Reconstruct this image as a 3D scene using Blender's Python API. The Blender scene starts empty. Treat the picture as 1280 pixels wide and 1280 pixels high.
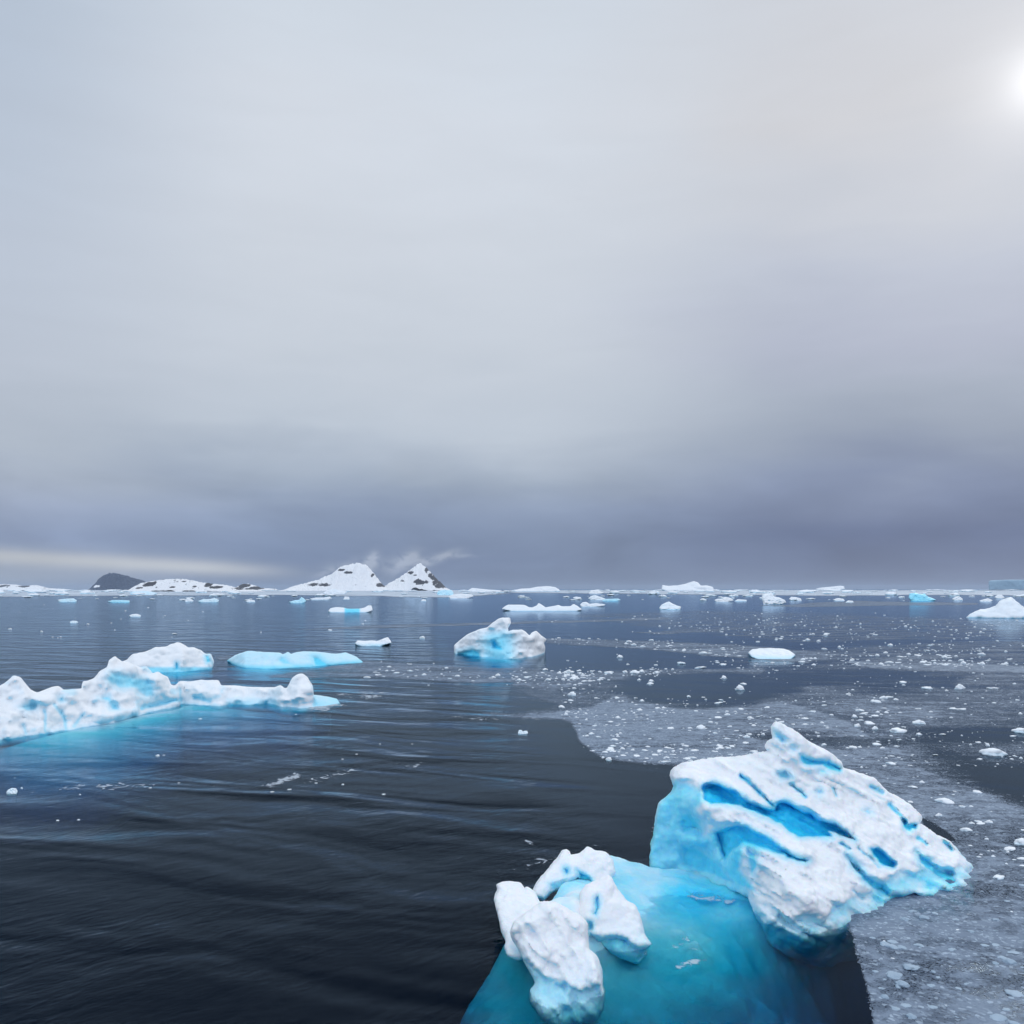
import bpy, math, random
import numpy as np

random.seed(7)
RNG = np.random.default_rng(11)
C = bpy.context.scene.collection
F, H, HOR = 1100.0, 10.0, 736.0        # focal length in photo pixels, eye height (m), horizon row

# ------------------------------------------------------------------ camera, sky, sun, exposure
sc = bpy.context.scene
cam_d = bpy.data.cameras.new('camera')
cam = bpy.data.objects.new('camera', cam_d); C.objects.link(cam)
cam.location = (0, 0, H); cam.rotation_euler = (math.radians(90), 0, 0)
cam_d.sensor_width = 36; cam_d.lens = 36 * F / 1280; cam_d.shift_y = 96 / 1280
cam_d.clip_start = 0.5; cam_d.clip_end = 80000
sc.camera = cam
sc.view_settings.view_transform = 'Standard'; sc.view_settings.look = 'None'
sc.view_settings.gamma = 1; sc.view_settings.exposure = 0
sc.cycles.max_bounces = 8; sc.cycles.transparent_max_bounces = 12
sc.cycles.diffuse_bounces = 4; sc.cycles.glossy_bounces = 3; sc.cycles.volume_bounces = 1
SUN_AZ, SUN_EL = math.radians(31.0), math.radians(26.4)


def lin(r, g, b, a=1):
    f = lambda c: (c / 255) / 12.92 if c / 255 <= .04045 else ((c / 255 + .055) / 1.055) ** 2.4
    return (f(r), f(g), f(b), a)


class NT:
    """small helper for node graphs"""
    def __init__(s, tree):
        s.t = tree; s.t.nodes.clear()
    def n(s, typ, **kw):
        nd = s.t.nodes.new(typ)
        for k, v in kw.items(): setattr(nd, k, v)
        return nd
    def l(s, a, b): s.t.links.new(a, b)
    def put(s, sock, v):
        if hasattr(v, 'is_linked') or isinstance(v, bpy.types.NodeSocket): s.l(v, sock)
        else: sock.default_value = v
    def m(s, op, a, b=None, c=None, clamp=False):
        nd = s.n('ShaderNodeMath', operation=op, use_clamp=clamp)
        for i, v in enumerate((a, b, c)):
            if v is not None: s.put(nd.inputs[i], v)
        return nd.outputs[0]
    def vm(s, op, a, b=None):
        nd = s.n('ShaderNodeVectorMath', operation=op)
        s.put(nd.inputs[0], a)
        if b is not None: s.put(nd.inputs[1], b)
        return nd.outputs['Value'] if op == 'DOT_PRODUCT' else nd.outputs[0]
    def comb(s, x, y, z):
        nd = s.n('ShaderNodeCombineXYZ')
        for i, v in enumerate((x, y, z)): s.put(nd.inputs[i], v)
        return nd.outputs[0]
    def ramp(s, fac, stops, interp='LINEAR'):
        nd = s.n('ShaderNodeValToRGB'); cr = nd.color_ramp; cr.interpolation = interp
        while len(cr.elements) < len(stops): cr.elements.new(.5)
        for e, (p, c) in zip(cr.elements, stops):
            e.position = p; e.color = c if len(c) == 4 else (*c, 1)
        s.put(nd.inputs[0], fac); return nd.outputs[0]
    def mix(s, fac, a, b, blend='MIX'):
        nd = s.n('ShaderNodeMix', data_type='RGBA', blend_type=blend)
        s.put(nd.inputs[0], fac); s.put(nd.inputs[6], a); s.put(nd.inputs[7], b)
        return nd.outputs[2]
    def noise(s, vec, scale, detail=4, rough=.5, dist=0.0, out=0):
        nd = s.n('ShaderNodeTexNoise')
        s.put(nd.inputs['Vector'], vec); nd.inputs['Scale'].default_value = scale
        nd.inputs['Detail'].default_value = detail; nd.inputs['Roughness'].default_value = rough
        nd.inputs['Distortion'].default_value = dist
        return nd.outputs[out]
    def sstep(s, v, a, b, lo=0.0, hi=1.0):
        nd = s.n('ShaderNodeMapRange', interpolation_type='SMOOTHSTEP')
        s.put(nd.inputs[0], v); nd.inputs[1].default_value = a; nd.inputs[2].default_value = b
        nd.inputs[3].default_value = lo; nd.inputs[4].default_value = hi
        return nd.outputs[0]


def build_world():
    w = bpy.data.worlds.new('World'); sc.world = w; w.use_nodes = True
    g = NT(w.node_tree)
    co = g.n('ShaderNodeTexCoord').outputs['Generated']
    sx = g.n('ShaderNodeSeparateXYZ'); g.l(co, sx.inputs[0]); X, Y, Z = sx.outputs
    az = g.m('ARCTAN2', X, Y)                                   # 0 ahead, + to the right
    el = g.m('ARCSINE', g.m('MINIMUM', g.m('MAXIMUM', Z, -1.0), 1.0))
    nb = g.comb(g.m('MULTIPLY', az, 2.2), g.m('MULTIPLY', el, 7.0), 0.0)
    big = g.noise(nb, 1.3, 3, .5, .4)
    nf = g.comb(g.m('MULTIPLY', az, 3.0), g.m('MULTIPLY', el, 16.0), 1.7)
    fine = g.noise(nf, 2.2, 5, .5, .5)
    # the cloud base undulates: shift elevation by noise, more near the horizon
    wob = g.m('MULTIPLY', g.m('SUBTRACT', big, .5), 0.12)
    wob = g.m('ADD', wob, g.m('MULTIPLY', g.m('SUBTRACT', fine, .5), 0.025))
    wob = g.m('MULTIPLY', wob, g.sstep(el, 0.015, 0.16))
    e2 = g.m('MULTIPLY', g.m('ADD', el, wob), 1 / 1.6)          # 0..1 for 0..1.6 rad
    def R(deg): return math.radians(deg) / 1.6
    top = [(R(60), lin(216,226,238)), (R(90), lin(232,241,252))]
    left = g.ramp(e2, [(R(0), lin(150,162,182)), (R(.6), lin(164,174,190)), (R(1.6), lin(156,168,190)), (R(3), lin(143,158,188)), (R(5.2), lin(157,169,192)),
                       (R(7.9), lin(177,187,201)), (R(12.7), lin(187,196,210)), (R(19), lin(189,199,214)), (R(30), lin(183,196,213))] + top)
    mid = g.ramp(e2, [(R(0), lin(114,128,155)), (R(1.9), lin(117,133,163)), (R(3.5), lin(127,143,172)), (R(5), lin(140,155,182)),
                      (R(7), lin(162,175,194)), (R(10), lin(190,200,213)), (R(14.6), lin(199,207,218)), (R(21.6), lin(207,214,224)),
                      (R(28), lin(212,219,229)), (R(34), lin(207,216,227))] + top)
    right = g.ramp(e2, [(R(0), lin(106,119,147)), (R(1.5), lin(100,115,147)), (R(3.4), lin(97,112,146)), (R(6.1), lin(128,141,169)),
                        (R(8.8), lin(152,163,182)), (R(11.4), lin(165,175,192)), (R(14.8), lin(177,184,202)), (R(18.9), lin(189,196,211)),
                        (R(22), lin(199,204,214)), (R(27), lin(206,208,214)), (R(36), lin(206,212,222))] + top)
    fl = g.sstep(az, -.56, -.24, 1, 0)
    fr = g.sstep(g.m('ADD', az, g.m('MULTIPLY', g.m('SUBTRACT', big, .5), .35)), .02, .33)
    col = g.mix(fr, g.mix(fl, mid, left), right)
    # bright slit of open sky low on the left
    slit_e = g.m('ADD', g.m('MULTIPLY', az, -.050), .0055)
    dsl = g.m('DIVIDE', g.m('SUBTRACT', el, slit_e), g.m('ADD', .0062, g.m('MULTIPLY', fine, .004)))
    sl = g.m('MULTIPLY', g.m('POWER', 2.718, g.m('MULTIPLY', g.m('MULTIPLY', dsl, dsl), -1)), g.sstep(az, -.20, -.34))
    col = g.mix(g.m('MULTIPLY', sl, .78, clamp=True), col, lin(200, 203, 206))
    # shreds of cloud torn off the two peaks
    def blob(px, py, rx, ry, tilt, k):
        a0 = math.atan((px - 640) / F); e0 = (HOR - py) / F * math.cos(a0)
        da = g.m('SUBTRACT', az, a0); de = g.m('SUBTRACT', el, e0); c, s_ = math.cos(tilt), math.sin(tilt)
        u = g.m('DIVIDE', g.m('ADD', g.m('MULTIPLY', da, c), g.m('MULTIPLY', de, s_)), rx / F)
        v = g.m('DIVIDE', g.m('SUBTRACT', g.m('MULTIPLY', de, c), g.m('MULTIPLY', da, s_)), ry / F)
        q = g.m('ADD', g.m('MULTIPLY', u, u), g.m('MULTIPLY', v, v))
        return g.m('MULTIPLY', g.m('POWER', 2.718, g.m('MULTIPLY', q, -1)), k)
    ws = None
    for b_ in ((440,709,34,9,.15,.9), (463,703,7,12,-.5,1.0), (466,697,4,8,-.5,.7), (410,716,20,4,.3,.5), (500,706,22,10,.55,.9), (515,696,10,7,.5,.9), (545,699,26,6,.25,.9),
               (560,693,12,4,.4,.7), (580,695,18,2.5,.05,.45), (528,704,10,8,.2,.7)):
        q = blob(*b_); ws = q if ws is None else g.m('ADD', ws, q)
    wn = g.noise(g.comb(g.m('MULTIPLY', az, 60), g.m('MULTIPLY', el, 90.0), 2.0), .9, 4, .5, .6)
    ws = g.m('MULTIPLY', ws, g.sstep(wn, .25, .62), clamp=True)
    col = g.mix(g.m('MULTIPLY', ws, .72), col, lin(176, 186, 204))
    # streak texture in the clouds
    st = g.m('ADD', .97, g.m('MULTIPLY', fine, .06))
    st = g.m('MULTIPLY', st, g.m('ADD', .985, g.m('MULTIPLY', big, .06)))
    low = g.sstep(el, .20, .05)
    brk = g.noise(g.comb(g.m('MULTIPLY', az, 4), g.m('MULTIPLY', el, 12.0), 5.0), 1.3, 4, .5, .6)
    st = g.m('MULTIPLY', st, g.m('ADD', 1.0, g.m('MULTIPLY', g.m('MULTIPLY', g.m('SUBTRACT', brk, .5), .62), low)))
    vs = g.vm('SCALE', col); vs.node.inputs['Scale'].default_value = 1; g.l(st, vs.node.inputs['Scale'])
    # the sun's disc behind thin cloud
    sd = (math.sin(SUN_AZ) * math.cos(SUN_EL), math.cos(SUN_AZ) * math.cos(SUN_EL), math.sin(SUN_EL))
    dt = g.vm('DOT_PRODUCT', g.vm('NORMALIZE', co), sd)
    ang = g.m('ARCCOSINE', g.m('MINIMUM', dt, 1.0))
    def gauss(sig, k):
        q = g.m('DIVIDE', ang, sig); return g.m('MULTIPLY', g.m('POWER', 2.718, g.m('MULTIPLY', g.m('MULTIPLY', q, q), -1)), k)
    glow = g.m('ADD', gauss(.022, .28), g.m('ADD', gauss(.05, .17), gauss(.15, .03)))
    gl = g.vm('SCALE', (1.0, .99, .98)); g.l(glow, gl.node.inputs['Scale'])
    col = g.vm('ADD', vs, gl)
    back = g.sstep(Y, .45, -.35, 1.0, 1.75)                     # unseen sky behind the viewer, brightened to light the snow
    c2 = g.vm('SCALE', col); g.l(back, c2.node.inputs['Scale'])
    bg = g.n('ShaderNodeBackground'); g.l(c2, bg.inputs[0]); bg.inputs[1].default_value = 1.0
    sky = g.n('ShaderNodeTexSky', sky_type='NISHITA'); sky.sun_disc = False
    sky.sun_elevation = SUN_EL; sky.sun_rotation = SUN_AZ
    sb = g.n('ShaderNodeBackground'); g.l(sky.outputs[0], sb.inputs[0]); sb.inputs[1].default_value = .06
    mx = g.n('ShaderNodeMixShader'); mx.inputs[0].default_value = .97
    g.l(sb.outputs[0], mx.inputs[1]); g.l(bg.outputs[0], mx.inputs[2])
    out = g.n('ShaderNodeOutputWorld'); g.l(mx.outputs[0], out.inputs[0])
    w.cycles.sampling_method = 'AUTOMATIC'


build_world()
sun_d = bpy.data.lights.new('sun', 'SUN'); sun_d.energy = 0.5; sun_d.angle = math.radians(10); sun_d.color = (1, .97, .93)
sun = bpy.data.objects.new('sun', sun_d); C.objects.link(sun)
sun.rotation_euler = (math.radians(90) - SUN_EL, 0, -SUN_AZ + math.pi)
# the lamp shines along its -Z; aim -Z away from the sun direction
from mathutils import Vector
sdir = Vector((math.sin(SUN_AZ) * math.cos(SUN_EL), math.cos(SUN_AZ) * math.cos(SUN_EL), math.sin(SUN_EL)))
sun.rotation_euler = sdir.to_track_quat('Z', 'Y').to_euler()

# ------------------------------------------------------------------ numeric helpers
def hash3(ix, iy, iz, seed):
    h = (ix * 374761393 + iy * 668265263 + iz * 2147483647 + seed * 144269) & 0xffffffff
    h = ((h ^ (h >> 13)) * 1274126177) & 0xffffffff
    return ((h ^ (h >> 16)) & 0xffff).astype(np.float32) / 32767.5 - 1


def vnoise(x, y, z, seed=0):
    ix, iy, iz = (np.floor(a).astype(np.int64) for a in (x, y, z))
    fx, fy, fz = (x - ix).astype(np.float32), (y - iy).astype(np.float32), (z - iz).astype(np.float32)
    fx, fy, fz = (a * a * a * (a * (a * 6 - 15) + 10) for a in (fx, fy, fz))
    r = 0
    for dx in (0, 1):
        wx = fx if dx else 1 - fx
        for dy in (0, 1):
            wy = fy if dy else 1 - fy
            for dz in (0, 1):
                wz = fz if dz else 1 - fz
                r = r + hash3(ix + dx, iy + dy, iz + dz, seed) * wx * wy * wz
    return r


def fbm(x, y, z, octv=4, seed=0, gain=.5, ridged=False):
    r = 0; a = 1; t = 0
    for o in range(octv):
        v = vnoise(x * 2 ** o + 17.3 * o, y * 2 ** o - 9.1 * o, z * 2 ** o + 4.7 * o, seed + o)
        if ridged: v = 1 - 2 * np.abs(v)
        r = r + a * v; t += a; a *= gain
    return r / t


def sst(x, a, b):
    t = np.clip((x - a) / (b - a), 0, 1); return t * t * (3 - 2 * t)


def poly_sd(px, py, poly):
    """signed distance to a polygon, negative inside"""
    P = np.asarray(poly, float); Q = np.roll(P, -1, 0)
    d = np.full(px.shape, 1e18); ins = np.zeros(px.shape, bool)
    for (ax, ay), (bx, by) in zip(P, Q):
        ex, ey = bx - ax, by - ay; L = ex * ex + ey * ey + 1e-12
        t = np.clip(((px - ax) * ex + (py - ay) * ey) / L, 0, 1)
        d = np.minimum(d, (px - ax - t * ex) ** 2 + (py - ay - t * ey) ** 2)
        if ay != by:
            c = ((ay > py) != (by > py)) & (px < (bx - ax) * (py - ay) / (by - ay) + ax)
            ins ^= c
    d = np.sqrt(d); return np.where(ins, -d, d)


def worley(px, py, cell, seed=0):
    x = px / cell; y = py / cell; ix = np.floor(x).astype(np.int64); iy = np.floor(y).astype(np.int64); d = np.full(px.shape, 9.0)
    for dx in (-1, 0, 1):
        for dy in (-1, 0, 1):
            jx, jy = ix + dx, iy + dy
            cx = jx + .5 + .45 * hash3(jx, jy, jx * 0, seed); cy = jy + .5 + .45 * hash3(jx, jy, jx * 0 + 1, seed)
            d = np.minimum(d, (x - cx) ** 2 + (y - cy) ** 2)
    return np.sqrt(d)


def line_d(px, py, pts):
    d = np.full(px.shape, 1e18)
    for (ax, ay), (bx, by) in zip(pts[:-1], pts[1:]):
        ex, ey = bx - ax, by - ay; L = ex * ex + ey * ey + 1e-12
        t = np.clip(((px - ax) * ex + (py - ay) * ey) / L, 0, 1)
        d = np.minimum(d, (px - ax - t * ex) ** 2 + (py - ay - t * ey) ** 2)
    return np.sqrt(d)


def rbf(pts, qx, qy, scale=100.0, smooth=.02):
    P = np.asarray(pts, float); n = len(P); xy = P[:, :2] / scale
    k = lambda r2: .5 * r2 * np.log(r2 + 1e-9)
    A = k(((xy[:, None] - xy[None]) ** 2).sum(-1)) + smooth * np.eye(n)
    Bm = np.c_[np.ones(n), xy]
    M = np.block([[A, Bm], [Bm.T, np.zeros((3, 3))]])
    s = np.linalg.solve(M, np.r_[P[:, 2], 0, 0, 0])
    X, Y = qx / scale, qy / scale; out = s[n] + s[n + 1] * X + s[n + 2] * Y
    for i in range(n): out = out + s[i] * k((X - xy[i, 0]) ** 2 + (Y - xy[i, 1]) ** 2)
    return out


def smax(a, b, k):
    h = np.clip(.5 + .5 * (a - b) / k, 0, 1); return b + (a - b) * h + k * h * (1 - h)


def bil(img, x0, y0, st, px, py):
    h, w = img.shape
    u = np.clip((px - x0) / st, 0, w - 1.001); v = np.clip((py - y0) / st, 0, h - 1.001)
    i = u.astype(np.int32); j = v.astype(np.int32); u = u - i; v = v - j
    return (img[j, i] * (1 - u) + img[j, i + 1] * u) * (1 - v) + (img[j + 1, i] * (1 - u) + img[j + 1, i + 1] * u) * v


def surface_nets(S, org, vox):
    """naive surface nets on a scalar grid S[x,y,z] (negative inside) -> verts, quads"""
    neg = S < 0
    nx, ny, nz = S.shape
    c = neg[:-1, :-1, :-1].astype(np.int8)
    cnt = np.zeros((nx - 1, ny - 1, nz - 1), np.int8)
    for dx in (0, 1):
        for dy in (0, 1):
            for dz in (0, 1):
                cnt += neg[dx:nx - 1 + dx, dy:ny - 1 + dy, dz:nz - 1 + dz]
    act = (cnt > 0) & (cnt < 8)
    I, J, K = np.nonzero(act)
    acc = np.zeros((len(I), 3)); num = np.zeros(len(I))
    corners = [(a, b, d) for a in (0, 1) for b in (0, 1) for d in (0, 1)]
    for a in corners:
        for ax in range(3):
            if a[ax]: continue
            b = list(a); b[ax] = 1
            sa = S[I + a[0], J + a[1], K + a[2]]; sb = S[I + b[0], J + b[1], K + b[2]]
            m = (sa < 0) != (sb < 0)
            t = np.where(m, sa / np.where(m, sa - sb, 1), 0)
            p = np.tile(np.array(a, float), (len(I), 1)); p[:, ax] += t
            acc += p * m[:, None]; num += m
    V = acc / num[:, None] + np.c_[I, J, K]
    V = V * vox + np.asarray(org)
    idx = np.full(act.shape, -1, np.int64); idx[I, J, K] = np.arange(len(I))
    quads = []
    for ax in range(3):
        sl0 = [slice(None)] * 3; sl1 = [slice(None)] * 3
        sl0[ax] = slice(0, -1); sl1[ax] = slice(1, None)
        ch = neg[tuple(sl0)] != neg[tuple(sl1)]
        e = np.array(np.nonzero(ch)).T
        o = [i for i in range(3) if i != ax]
        lim = np.array(act.shape)
        ok = (e[:, o[0]] > 0) & (e[:, o[1]] > 0) & (e[:, o[0]] < lim[o[0]]) & (e[:, o[1]] < lim[o[1]])
        e = e[ok]
        if not len(e): continue
        inside = neg[e[:, 0], e[:, 1], e[:, 2]]
        q = []
        for d0, d1 in ((0, 0), (-1, 0), (-1, -1), (0, -1)):
            f = e.copy(); f[:, o[0]] += d0; f[:, o[1]] += d1
            q.append(idx[f[:, 0], f[:, 1], f[:, 2]])
        q = np.stack(q, 1)
        flip = inside if ax != 1 else ~inside
        q[~flip] = q[~flip][:, ::-1]
        quads.append(q)
    Q = np.concatenate(quads); Q = Q[(Q >= 0).all(1)]
    return V, Q


def vnormals(V, Q):
    a, b, c, d = (V[Q[:, i]] for i in range(4))
    n = np.cross(c - a, d - b); N = np.zeros_like(V)
    for i in range(4):
        for k in range(3): N[:, k] += np.bincount(Q[:, i], n[:, k], len(V))
    return N / (np.linalg.norm(N, axis=1, keepdims=True) + 1e-12)


def mesh_obj(name, V, Q, mats, parent=None, attrs=None, origin=None, smooth=True):
    me = bpy.data.meshes.new(name)
    V = np.asarray(V, np.float64)
    org = np.zeros(3) if origin is None else np.asarray(origin, float)
    k = Q.shape[1]
    me.vertices.add(len(V)); me.vertices.foreach_set('co', (V - org).astype(np.float32).ravel())
    me.loops.add(Q.size); me.loops.foreach_set('vertex_index', Q.astype(np.int32).ravel())
    me.polygons.add(len(Q)); me.polygons.foreach_set('loop_start', np.arange(0, Q.size, k, dtype=np.int32))
    me.update(calc_edges=True); me.validate()
    me.polygons.foreach_set('use_smooth', np.full(len(me.polygons), smooth))
    for an, av in (attrs or {}).items():
        at = me.attributes.new(an, 'FLOAT', 'POINT'); at.data.foreach_set('value', np.asarray(av, np.float32))
    for m in (mats if isinstance(mats, (list, tuple)) else [mats]): me.materials.append(m)
    ob = bpy.data.objects.new(name, me); C.objects.link(ob); ob.location = org
    if parent: ob.parent = parent; ob.location = Vector(org) - parent.location
    return ob


def tag(o, label=None, cat=None, group=None, kind=None):
    if label: o['label'] = label
    if cat: o['category'] = cat
    if group: o['group'] = group
    if kind: o['kind'] = kind
    return o


def empty(name, loc):
    o = bpy.data.objects.new(name, None); C.objects.link(o); o.location = loc; o.empty_display_size = .5
    return o


def wat(px, py, z=0.0):
    """world point at height z seen at a photo pixel"""
    Y = (H - z) * F / (py - HOR); return np.array([(px - 640) / F * Y, Y, z])


# ------------------------------------------------------------------ materials
def mat(name):
    m = bpy.data.materials.new(name); m.use_nodes = True
    g = NT(m.node_tree); out = g.n('ShaderNodeOutputMaterial'); return m, g, out


def ice_material(name, bump_scale=1.0, sss=0.0, wet=False):
    m, g, out = mat(name)
    P = g.n('ShaderNodeNewGeometry').outputs['Position']
    at = g.n('ShaderNodeAttribute', attribute_name='ice').outputs['Fac']
    n1 = g.noise(P, 1.1 * bump_scale, 6, .6); n2 = g.noise(P, 6 * bump_scale, 5, .6)
    f = g.m('ADD', at, g.m('MULTIPLY', g.m('SUBTRACT', n1, .5), .22))
    f = g.m('ADD', f, g.m('MULTIPLY', g.m('SUBTRACT', n2, .5), .12), clamp=True)
    col = g.ramp(f, [(0, (.87, .89, .91)), (.12, (.81, .87, .92)), (.34, (.44, .80, .94)), (.55, (.17, .74, .95)),
                     (.78, (.045, .65, .96)), (1, (.014, .56, .95))])
    if wet: col = g.mix(n1, (.22, .32, .42, 1), (.50, .60, .70, 1))
    b = g.n('ShaderNodeBsdfPrincipled'); g.l(col, b.inputs['Base Color'])
    g.l(g.sstep(f, .1, .7, .62, .33), b.inputs['Roughness']); b.inputs['IOR'].default_value = 1.31
    if sss:
        g.l(g.sstep(f, .1, .6, sss, .75), b.inputs['Subsurface Weight'])
        b.inputs['Subsurface Radius'].default_value = (.10, .45, .8); b.inputs['Subsurface Scale'].default_value = .5
    n3 = g.noise(P, 3.5 * bump_scale, 6, .58); n4 = g.noise(P, 26 * bump_scale, 4, .6)
    hh = g.m('ADD', g.m('MULTIPLY', n3, .075), g.m('MULTIPLY', n4, .010))
    bu = g.n('ShaderNodeBump'); g.l(hh, bu.inputs['Height']); bu.inputs['Distance'].default_value = .9 if bump_scale >= 1 else .5 / bump_scale
    bu.inputs['Strength'].default_value = .8
    g.l(bu.outputs[0], b.inputs['Normal']); g.l(b.outputs[0], out.inputs[0]); return m


M_ICE = ice_material('glacier_ice', 1.0, sss=0.25)
M_MID = ice_material('floe_ice', .5)
M_FAR = ice_material('distant_ice', .12)
M_WET = ice_material('wet_ice', 2.0, wet=True)


def water_material():
    m, g, out = mat('sea_water')
    P = g.n('ShaderNodeNewGeometry').outputs['Position']
    mp = g.n('ShaderNodeMapping'); g.l(P, mp.inputs[0]); mp.vector_type = 'TEXTURE'; mp.inputs['Rotation'].default_value = (0, 0, math.radians(-20))
    mp.inputs['Scale'].default_value = (2.4, 1, 1); V = mp.outputs[0]
    mp2 = g.n('ShaderNodeMapping'); g.l(P, mp2.inputs[0]); mp2.vector_type = 'TEXTURE'; mp2.inputs['Rotation'].default_value = (0, 0, math.radians(42))
    mp2.inputs['Scale'].default_value = (2.2, 1, 1); V2 = mp2.outputs[0]
    swell = g.noise(V, .24, 2, .4, .5)
    chop = g.noise(V2, 1.1, 3, .5, .4)
    rip = g.noise(V2, 4.6, 4, .55, .3)
    calm = g.sstep(g.noise(P, .05, 3, .5), .35, .65, .55, 1.25)
    hh = g.m('ADD', g.m('MULTIPLY', swell, .52), g.m('MULTIPLY', g.m('ADD', g.m('MULTIPLY', chop, .046), g.m('MULTIPLY', rip, .019)), calm))
    sp = g.n('ShaderNodeSeparateXYZ'); g.l(P, sp.inputs[0])
    damp = g.sstep(g.m('ADD', sp.outputs[0], g.m('MULTIPLY', sp.outputs[1], .13)), 5.0, 11.0, 1.0, .16)
    hh = g.m('MULTIPLY', hh, damp)
    bu = g.n('ShaderNodeBump'); g.l(hh, bu.inputs['Height']); bu.inputs['Distance'].default_value = 1.0; bu.inputs['Strength'].default_value = 1.0
    # slush and brash take the life out of the waves on their side of the bay
    fr = g.n('ShaderNodeFresnel'); fr.inputs[0].default_value = 1.105; g.l(bu.outputs[0], fr.inputs[1])
    gl = g.n('ShaderNodeBsdfGlossy'); gl.inputs['Roughness'].default_value = .085; gl.inputs['Color'].default_value = (.67, .84, 1, 1)
    g.l(bu.outputs[0], gl.inputs['Normal'])
    tr = g.n('ShaderNodeBsdfTransparent')
    df = g.n('ShaderNodeBsdfDiffuse'); df.inputs[0].default_value = (.002, .035, .11, 1)
    m1 = g.n('ShaderNodeMixShader'); m1.inputs[0].default_value = .07; g.l(tr.outputs[0], m1.inputs[1]); g.l(df.outputs[0], m1.inputs[2])
    m2 = g.n('ShaderNodeMixShader'); g.l(fr.outputs[0], m2.inputs[0]); g.l(m1.outputs[0], m2.inputs[1]); g.l(gl.outputs[0], m2.inputs[2])
    g.l(m2.outputs[0], out.inputs[0])
    va = g.n('ShaderNodeVolumeAbsorption'); va.inputs['Color'].default_value = (0.0, .80, .87, 1); va.inputs['Density'].default_value = 1.3
    g.l(va.outputs[0], out.inputs['Volume'])
    return m


def plain(name, col, rough=.8):
    m, g, out = mat(name); b = g.n('ShaderNodeBsdfPrincipled')
    P = g.n('ShaderNodeNewGeometry').outputs['Position']
    c = g.mix(g.noise(P, .4, 4), (*[x * .8 for x in col], 1), (*[min(1, x * 1.2) for x in col], 1))
    g.l(c, b.inputs['Base Color']); b.inputs['Roughness'].default_value = rough; g.l(b.outputs[0], out.inputs[0]); return m


def slush_material():
    m, g, out = mat('slush')
    P = g.n('ShaderNodeNewGeometry').outputs['Position']
    D = g.n('ShaderNodeAttribute', attribute_name='cover').outputs['Fac']
    wn = g.noise(P, .7, 3, .5, 0, 1)
    Pw = g.vm('ADD', P, g.vm('MULTIPLY', wn, (.5, .5, 0)))
    def vor(scale, feat='F1', out_='Color'):
        v = g.n('ShaderNodeTexVoronoi', feature=feat); g.l(Pw, v.inputs['Vector']); v.inputs['Scale'].default_value = scale; return v.outputs[out_]
    r1 = g.n('ShaderNodeSeparateColor'); g.l(vor(9.0), r1.inputs[0])
    r2 = g.n('ShaderNodeSeparateColor'); g.l(vor(26.0), r2.inputs[0])
    e1 = g.sstep(vor(9.0, 'DISTANCE_TO_EDGE', 'Distance'), .015, .07)
    streak = g.noise(g.vm('MULTIPLY', P, (.35, 1.0, 1)), .22, 5, .6, .4)
    Dn = g.m('ADD', D, g.m('MULTIPLY', g.m('SUBTRACT', streak, .5), 1.35))
    fineN = g.noise(P, 22, 3, .6)
    big = g.m('MULTIPLY', g.m('LESS_THAN', r1.outputs[0], g.m('MULTIPLY', g.m('MULTIPLY', Dn, Dn), .55)), e1)
    small = g.m('LESS_THAN', g.m('ADD', g.m('MULTIPLY', r2.outputs[1], .6), g.m('MULTIPLY', fineN, .4)), g.m('MULTIPLY', Dn, .95))
    gr = g.noise(g.vm('MULTIPLY', P, (.8, 1, 1)), 1.3, 9, .74, .3)
    gv = g.m('ADD', gr, g.m('MULTIPLY', g.m('SUBTRACT', Dn, .5), .42))
    pas = g.m('MULTIPLY', g.sstep(gv, .46, .66), .86)
    al = g.m('MAXIMUM', g.m('MULTIPLY', big, .7), g.m('MAXIMUM', g.m('MULTIPLY', small, .58), pas))
    fo = g.n('ShaderNodeAttribute', attribute_name='foam').outputs['Fac']
    ln = g.m('ADD', g.noise(P, 2.2, 8, .70, .9), g.m('MULTIPLY', g.m('SUBTRACT', fo, .5), .30))
    lace = g.m('MULTIPLY', g.m('MULTIPLY', g.sstep(ln, .52, .62), .70), g.m('GREATER_THAN', fo, .04))
    al = g.m('MULTIPLY', al, g.m('GREATER_THAN', D, .02))
    al = g.m('MAXIMUM', al, lace)
    br = g.m('MULTIPLY', big, r1.outputs[2])
    col = g.mix(g.m('ADD', g.m('ADD', g.m('MULTIPLY', br, .7), g.m('MULTIPLY', small, .18)), g.m('MULTIPLY', g.m('SUBTRACT', gr, .5), 1.1), clamp=True), (.15, .20, .28, 1), (.46, .56, .68, 1))
    pack = g.m('MULTIPLY', g.sstep(D, .93, .99), g.sstep(g.noise(g.vm('MULTIPLY', P, (.3, 1, 1)), .035, 7, .7), .40, .56)); pack = g.m('MAXIMUM', pack, lace); col = g.mix(pack, col, (.74, .82, .90, 1))
    b = g.n('ShaderNodeBsdfPrincipled'); g.l(col, b.inputs['Base Color']); b.inputs['Roughness'].default_value = .75; b.inputs['Specular IOR Level'].default_value = .2
    hh = g.m('ADD', g.m('MULTIPLY', big, .04), g.m('MULTIPLY', fineN, .03))
    bu = g.n('ShaderNodeBump'); g.l(hh, bu.inputs['Height']); bu.inputs['Strength'].default_value = .6; bu.inputs['Distance'].default_value = .6
    g.l(bu.outputs[0], b.inputs['Normal'])
    tr = g.n('ShaderNodeBsdfTransparent'); mx = g.n('ShaderNodeMixShader')
    g.l(al, mx.inputs[0]); g.l(tr.outputs[0], mx.inputs[1]); g.l(b.outputs[0], mx.inputs[2]); g.l(mx.outputs[0], out.inputs[0])
    return m


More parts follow.
